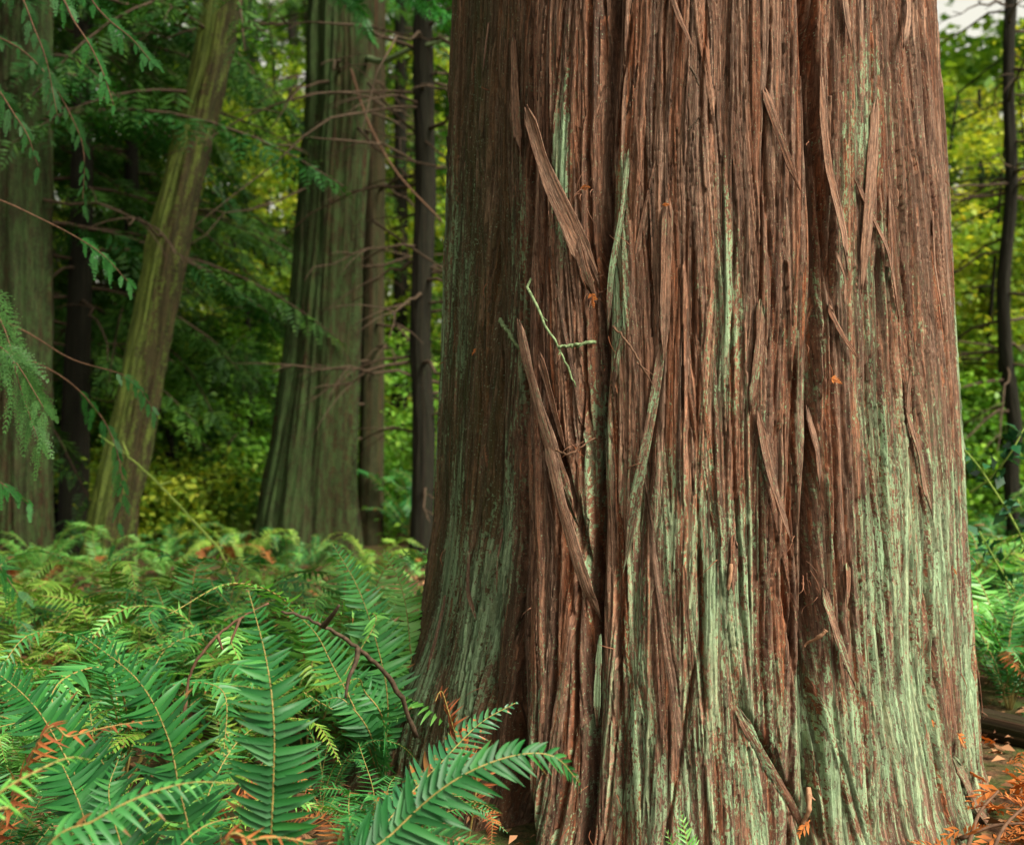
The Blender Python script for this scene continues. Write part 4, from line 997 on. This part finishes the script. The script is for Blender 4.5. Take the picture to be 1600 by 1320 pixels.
rng = np.random.RandomState(77)
cs = []; rs = []
for i in range(3800):
    a = rng.uniform(-.85, .85); d = rng.uniform(24, 44)
    px = 800 + math.tan(a) * F
    top = 17 + 9 * fbm(a * 7 + 3, d * .1, 5, 3) + .3 * (d - 26)
    if 1430 < px < 1660: top = 8.9 + .34 * (d - 26)
    z = rng.uniform(0, 1) ** 1.1 * top
    x, y = d * math.sin(a), d * math.cos(a)
    cs.append((x, y, float(gz(x, y)) + z)); rs.append(rng.uniform(.7, 1.7))
mb = MB(); leafy_crown(mb, rng, np.array(cs), np.array(rs), 60, .34)
tag(mb.build('far_woods', M['far']), kind='stuff')
for i in range(26):
    a = rng.uniform(-.6, .6); d = rng.uniform(17, 27); x, y = d * math.sin(a), d * math.cos(a)
    px = 800 + math.tan(a) * F
    if 1440 < px < 1660: continue
    rt = thing('distant_tree', 'bare straight dark trunk standing far back in the wood', 'tree', (x, y, float(gz(x, y)) - .2), 'distant trunks')
    m = MB(); w = rng.uniform(.10, .22); trunk_mesh(m, [(x, y, -1), (x + rng.normal(0, .2), y, 6), (x + rng.normal(0, .4), y, 16)], [w, w * .8, w * .5], K=14, n=40, seed=300 + i, lich=.1); m.build('trunk', M['bark_dark'], rt)

# ------------------------------------------------------------------ young cedar whose sprays hang in from the left
def near_cedar():
    rng = np.random.RandomState(91)
    base = (-2.75, 4.6, -.05)
    root = thing('young_cedar', 'young cedar just outside the left edge with bright green sprays hanging into view', 'tree', base)
    mb = MB(); trunk_mesh(mb, [base, (-2.7, 4.6, 2), (-2.65, 4.6, 4.2)], [.06, .045, .015], K=16, n=60, seed=7, lich=0); mb.build('trunk', M['bark_red'], root)
    B = [  # boughs: control points px, py, Y
        [(-250, -260, 4.5), (60, -120, 4.3), (150, 10, 4.2), (205, 60, 4.15), (235, 95, 4.1)],
        [(-250, -200, 4.5), (40, -60, 4.2), (120, 40, 4.1), (155, 100, 4.05), (178, 165, 4.0)],
        [(-260, -100, 4.6), (-20, -60, 4.4), (60, 60, 4.3), (90, 180, 4.2)],
        [(-260, 120, 4.6), (-60, 100, 4.4), (30, 190, 4.3), (60, 260, 4.3)],
        [(-250, 250, 4.6), (-40, 300, 4.3), (60, 340, 4.2), (150, 390, 4.1), (200, 440, 4.1)],
        [(-260, 300, 4.5), (-80, 400, 4.0), (0, 500, 3.9), (30, 600, 3.85), (60, 690, 3.8)],
        [(-280, 380, 4.4), (-120, 440, 3.9), (-30, 520, 3.8), (20, 560, 3.8), (70, 640, 3.8)],
        [(-250, 420, 4.6), (0, 500, 4.5), (110, 560, 4.6), (200, 590, 4.6), (240, 640, 4.6)],
        [(-250, 480, 4.6), (40, 560, 4.6), (150, 640, 4.7), (190, 740, 4.7), (180, 850, 4.7)],
        [(-260, 640, 4.4), (-120, 680, 4.0), (-20, 740, 3.9), (45, 785, 3.9)],
        [(-260, 740, 4.4), (-120, 790, 4.0), (-30, 850, 3.9), (30, 930, 3.9)],
        [(-260, 60, 4.8), (0, 60, 4.7), (120, 200, 4.7), (130, 330, 4.7)],
    ]
    for i, c in enumerate(B):
        P = catmull([at(*q) for q in c], 40)
        w = MB(); tube(w, P, .005, .0012, 6); bo = w.build('bough', M['twig_red'], root)
        O = []; A = []; Sd = []; L = []
        n0 = 26 if i in (4, 7) else 12
        for k in range(n0, 40, 1):
            f = (k - n0) / (40 - n0)
            T = nrm(P[min(k + 1, 39)] - P[k - 1]); sd = nrm(np.cross(T, [0, -1., .25]))
            sg = 1 if k % 2 else -1
            if rng.rand() < (.30 if i not in (5, 6) else .35): continue
            O.append(P[k]); A.append(nrm(T * .75 + sg * sd * .55 + np.array([0, 0, -.45]) + rng.normal(0, .12, 3))); Sd.append(nrm(sd * .8 + T * -.2 * sg + rng.normal(0, .2, 3))); L.append((rng.uniform(.035, .10) if i not in (5, 6) else rng.uniform(.10, .20)) * (1.1 - .5 * f))
        O, A, Sd, L = map(np.array, (O, A, Sd, L))
        Sd = nrm(Sd - A * (A * Sd).sum(-1, keepdims=True))
        a1 = spray_pts(O, A, Sd, L, 11, .55, .36, .35); a1[3] = a1[3] * rng.uniform(.35, 1.35, len(a1[3]))
        a2 = spray_pts(*a1, 4, .5, .40, .1)
        mb = MB(); D2 = nrm(a2[1] + rng.normal(0, .06, a2[1].shape))
        diamonds(mb, a2[0], D2, a2[2], np.maximum(a2[3], .005), .0026, np.clip(rng.normal(.5, .25, len(D2)), 0, 1))
        diamonds(mb, a1[0], a1[1], a1[2], a1[3], .0032, .4)
        s = mb.build('spray', M['cedar_pale' if i in (5, 6) else 'cedar_near' if i not in (2, 3, 11) else 'cedar_leaf'], None); s.parent = bo
near_cedar()
# sprays dropping in at the top, beside the big trunk: they belong to the straight cedar
rng = np.random.RandomState(92)
bs = [catmull([at(*q) for q in c], 24) for c in ([(520, -120, 7.5), (580, -50, 7), (640, -10, 6.6), (700, 20, 6.4)], [(470, -90, 8), (510, -30, 7.6), (560, 10, 7.3), (575, 50, 7.2)], [(560, -140, 7.4), (620, -60, 6.8), (660, -20, 6.5), (680, 10, 6.4)])]
mb = MB(); conifer_sprays(mb, rng, bs, K=12, spl=(.16, .3), gap=.07, w=.010); o = mb.build('spray', M['cedar_near'], D_)

# ------------------------------------------------------------------ right side: holly-like shrub, log, litter
h = thing('holly_shrub', 'spindly shrub with dark glossy leaves at the right edge beside the cedar', 'shrub', gpt(1620, 0, 4.9))
mb = MB()
paths = [[(1640, 1000, 4.9), (1600, 850, 4.8), (1540, 745, 4.7), (1505, 700, 4.6)], [(1515, 770, 4.8), (1550, 745, 4.75), (1580, 705, 4.7), (1600, 670, 4.7)], [(1640, 1000, 4.9), (1570, 900, 4.8), (1530, 830, 4.7)], [(1640, 1000, 4.9), (1620, 860, 4.9), (1590, 780, 4.9)]]
PP = [catmull([at(*q) for q in c], 24) for c in paths]
for P in PP: tube(mb, P, .006, .003, 5)
mb.build('stem', M['twig_green'], h)
rr = np.random.RandomState(4); mb = MB()
for P in PP:
    idx = rr.randint(3, 24, 26); n = len(idx)
    D = nrm(rr.normal(0, 1, (n, 3)) + [0, -.2, 0]); Sd = nrm(np.cross(D, rr.normal(0, .5, (n, 3)) + [0, 0, 1.])); L = rr.uniform(.05, .085, n)
    diamonds(mb, P[idx] + rr.normal(0, .01, (n, 3)), D, Sd, L, L * .55, rr.rand(n), .15)
mb.build('leaves', M['holly'], h)

mb = MB(); P = catmull([at(1380, 1165, 4.2), at(1560, 1190, 3.85), at(1700, 1235, 3.6)], 40); P[:, 2] = gz(P[:, 0], P[:, 1]) + .05
P[:, 2] -= .02; rad = .05 * (1 + .3 * (vnoise(np.arange(40) * .12, 0, 3) - .5)); trunk_mesh(mb, P[::6], [.055, .05, .052, .045], K=40, n=120, seed=15, lich=.15, clump=.4, furrow=2)
tag(mb.build('log', M['bark_mid']), 'dark rotting log lying on the ground by the right foot of the cedar', 'log')

def litter(name, n, xr, yr, seed, mat, size, cond=None, lift=.03):
    rng = np.random.RandomState(seed)
    x = rng.uniform(*xr, n); y = rng.uniform(*yr, n)
    dd = np.hypot(x - C0[0], y - C0[1]); k = dd > .82; x, y = x[k], y[k]; n = len(x)
    P = np.stack([x, y, gz(x, y) + .012 + rng.rand(n) ** 2 * lift], -1)
    D = nrm(rng.normal(0, 1, (n, 3)) * [1, 1, .28]); Sd = nrm(np.cross(D, rng.normal(0, .4, (n, 3)) + [0, 0, 1.])); L = rng.uniform(*size, n)
    mb = MB(); diamonds(mb, P, D, Sd, L, L * rng.uniform(.2, .7, n), rng.rand(n) ** 1.5, .22)
    return tag(mb.build(name, M[mat]), kind='stuff')
litter('leaf_litter', 16000, (-4, 3.4), (1.6, 8), 21, 'litter', (.015, .055))
# orange heap of dead cedar sprays by the right foot of the trunk
rng = np.random.RandomState(23)
n = 200; x = rng.normal(1.42, .20, n); y = rng.normal(2.95, .2, n)
k = np.hypot(x - C0[0], y - C0[1]) > .90; x, y = x[k], y[k]; n = len(x)
P = np.stack([x, y, gz(x, y) + .01 + rng.rand(n) * .10], -1); A = nrm(rng.normal(0, 1, (n, 3)) * [1, 1, .5]); Sd = nrm(np.cross(A, rng.normal(0, .4, (n, 3)) + [0, 0, 1.]))
mb = MB(); a1 = spray_pts(P, A, Sd, rng.uniform(.05, .14, n), 7, .6, .35, .2); diamonds(mb, a1[0], nrm(a1[1] + rng.normal(0, .15, a1[1].shape)), a1[2], a1[3], np.maximum(a1[3] * .28, .004), rng.rand(len(a1[0])), .1)
tag(mb.build('cedar_litter', M['orange']), 'orange heap of dead cedar sprays on the ground by the right foot of the trunk', 'litter', kind='stuff')
for i, c in enumerate([[(1510, 1330, 2.75), (1530, 1270, 2.8), (1560, 1235, 2.86)], [(1545, 1345, 2.7), (1570, 1290, 2.76), (1612, 1250, 2.82)], [(1500, 1310, 2.8), (1550, 1290, 2.8), (1610, 1285, 2.8)]]):
    mb = MB(); P = catmull([at(*q) for q in c], 14); tube(mb, P, .006, .003, 6)
    tag(mb.build('twig', M['twig_red']), ['pale brown twig rising from the orange litter against the trunk', 'forked-looking brown twig at the lower right corner over the orange litter', 'brown twig lying level across the orange litter at lower right'][i], 'twig')

# ------------------------------------------------------------------ light, sky, camera
SUN_EL, SUN_AZ = radians(46), radians(129)        # azimuth clockwise from +Y (view direction)
W = bpy.data.worlds.new('World'); S.world = W; W.use_nodes = True
nt = W.node_tree; bg = nt.nodes['Background']
sky = nt.nodes.new('ShaderNodeTexSky'); sky.sky_type = 'NISHITA'; sky.sun_disc = False
sky.sun_elevation = SUN_EL; sky.sun_rotation = SUN_AZ; sky.dust_density = 3.0; sky.air_density = 1.0
hs = nt.nodes.new('ShaderNodeHueSaturation'); hs.inputs['Saturation'].default_value = .12
nt.links.new(sky.outputs[0], hs.inputs['Color']); tn = nt.nodes.new('ShaderNodeMix'); tn.data_type = 'RGBA'; tn.blend_type = 'MULTIPLY'; tn.inputs[0].default_value = 1; tn.inputs[7].default_value = (1, .955, .80, 1)
nt.links.new(hs.outputs[0], tn.inputs[6]); nt.links.new(tn.outputs[2], bg.inputs[0]); bg.inputs[1].default_value = .10
sl = bpy.data.lights.new('sun', 'SUN'); sl.energy = 3.0; sl.angle = radians(24); sl.color = (1, .93, .80)
so = bpy.data.objects.new('sun', sl); COL.objects.link(so)
d = np.array([math.sin(SUN_AZ) * math.cos(SUN_EL), math.cos(SUN_AZ) * math.cos(SUN_EL), math.sin(SUN_EL)])
from mathutils import Vector
so.rotation_euler = Vector(tuple(-d)).to_track_quat('-Z', 'Y').to_euler(); so.location = (6, -6, 10)

cd = bpy.data.cameras.new('camera'); cam = bpy.data.objects.new('camera', cd); COL.objects.link(cam)
cam.location = (0, 0, CAMZ); cam.rotation_euler = (pi / 2, 0, 0)
cd.lens = 40; cd.sensor_width = 36; cd.sensor_fit = 'HORIZONTAL'; cd.clip_start = .05; cd.clip_end = 500
cd.dof.use_dof = True; cd.dof.focus_distance = 2.75; cd.dof.aperture_fstop = 3.2
S.camera = cam
S.view_settings.view_transform = 'Standard'; S.view_settings.look = 'None'; S.view_settings.gamma = 1
S.view_settings.exposure = 1.5
cy = S.cycles
cy.max_bounces = 6; cy.diffuse_bounces = 4; cy.glossy_bounces = 2; cy.transmission_bounces = 4; cy.transparent_max_bounces = 4
cy.use_denoising = True; cy.caustics_reflective = False; cy.caustics_refractive = False
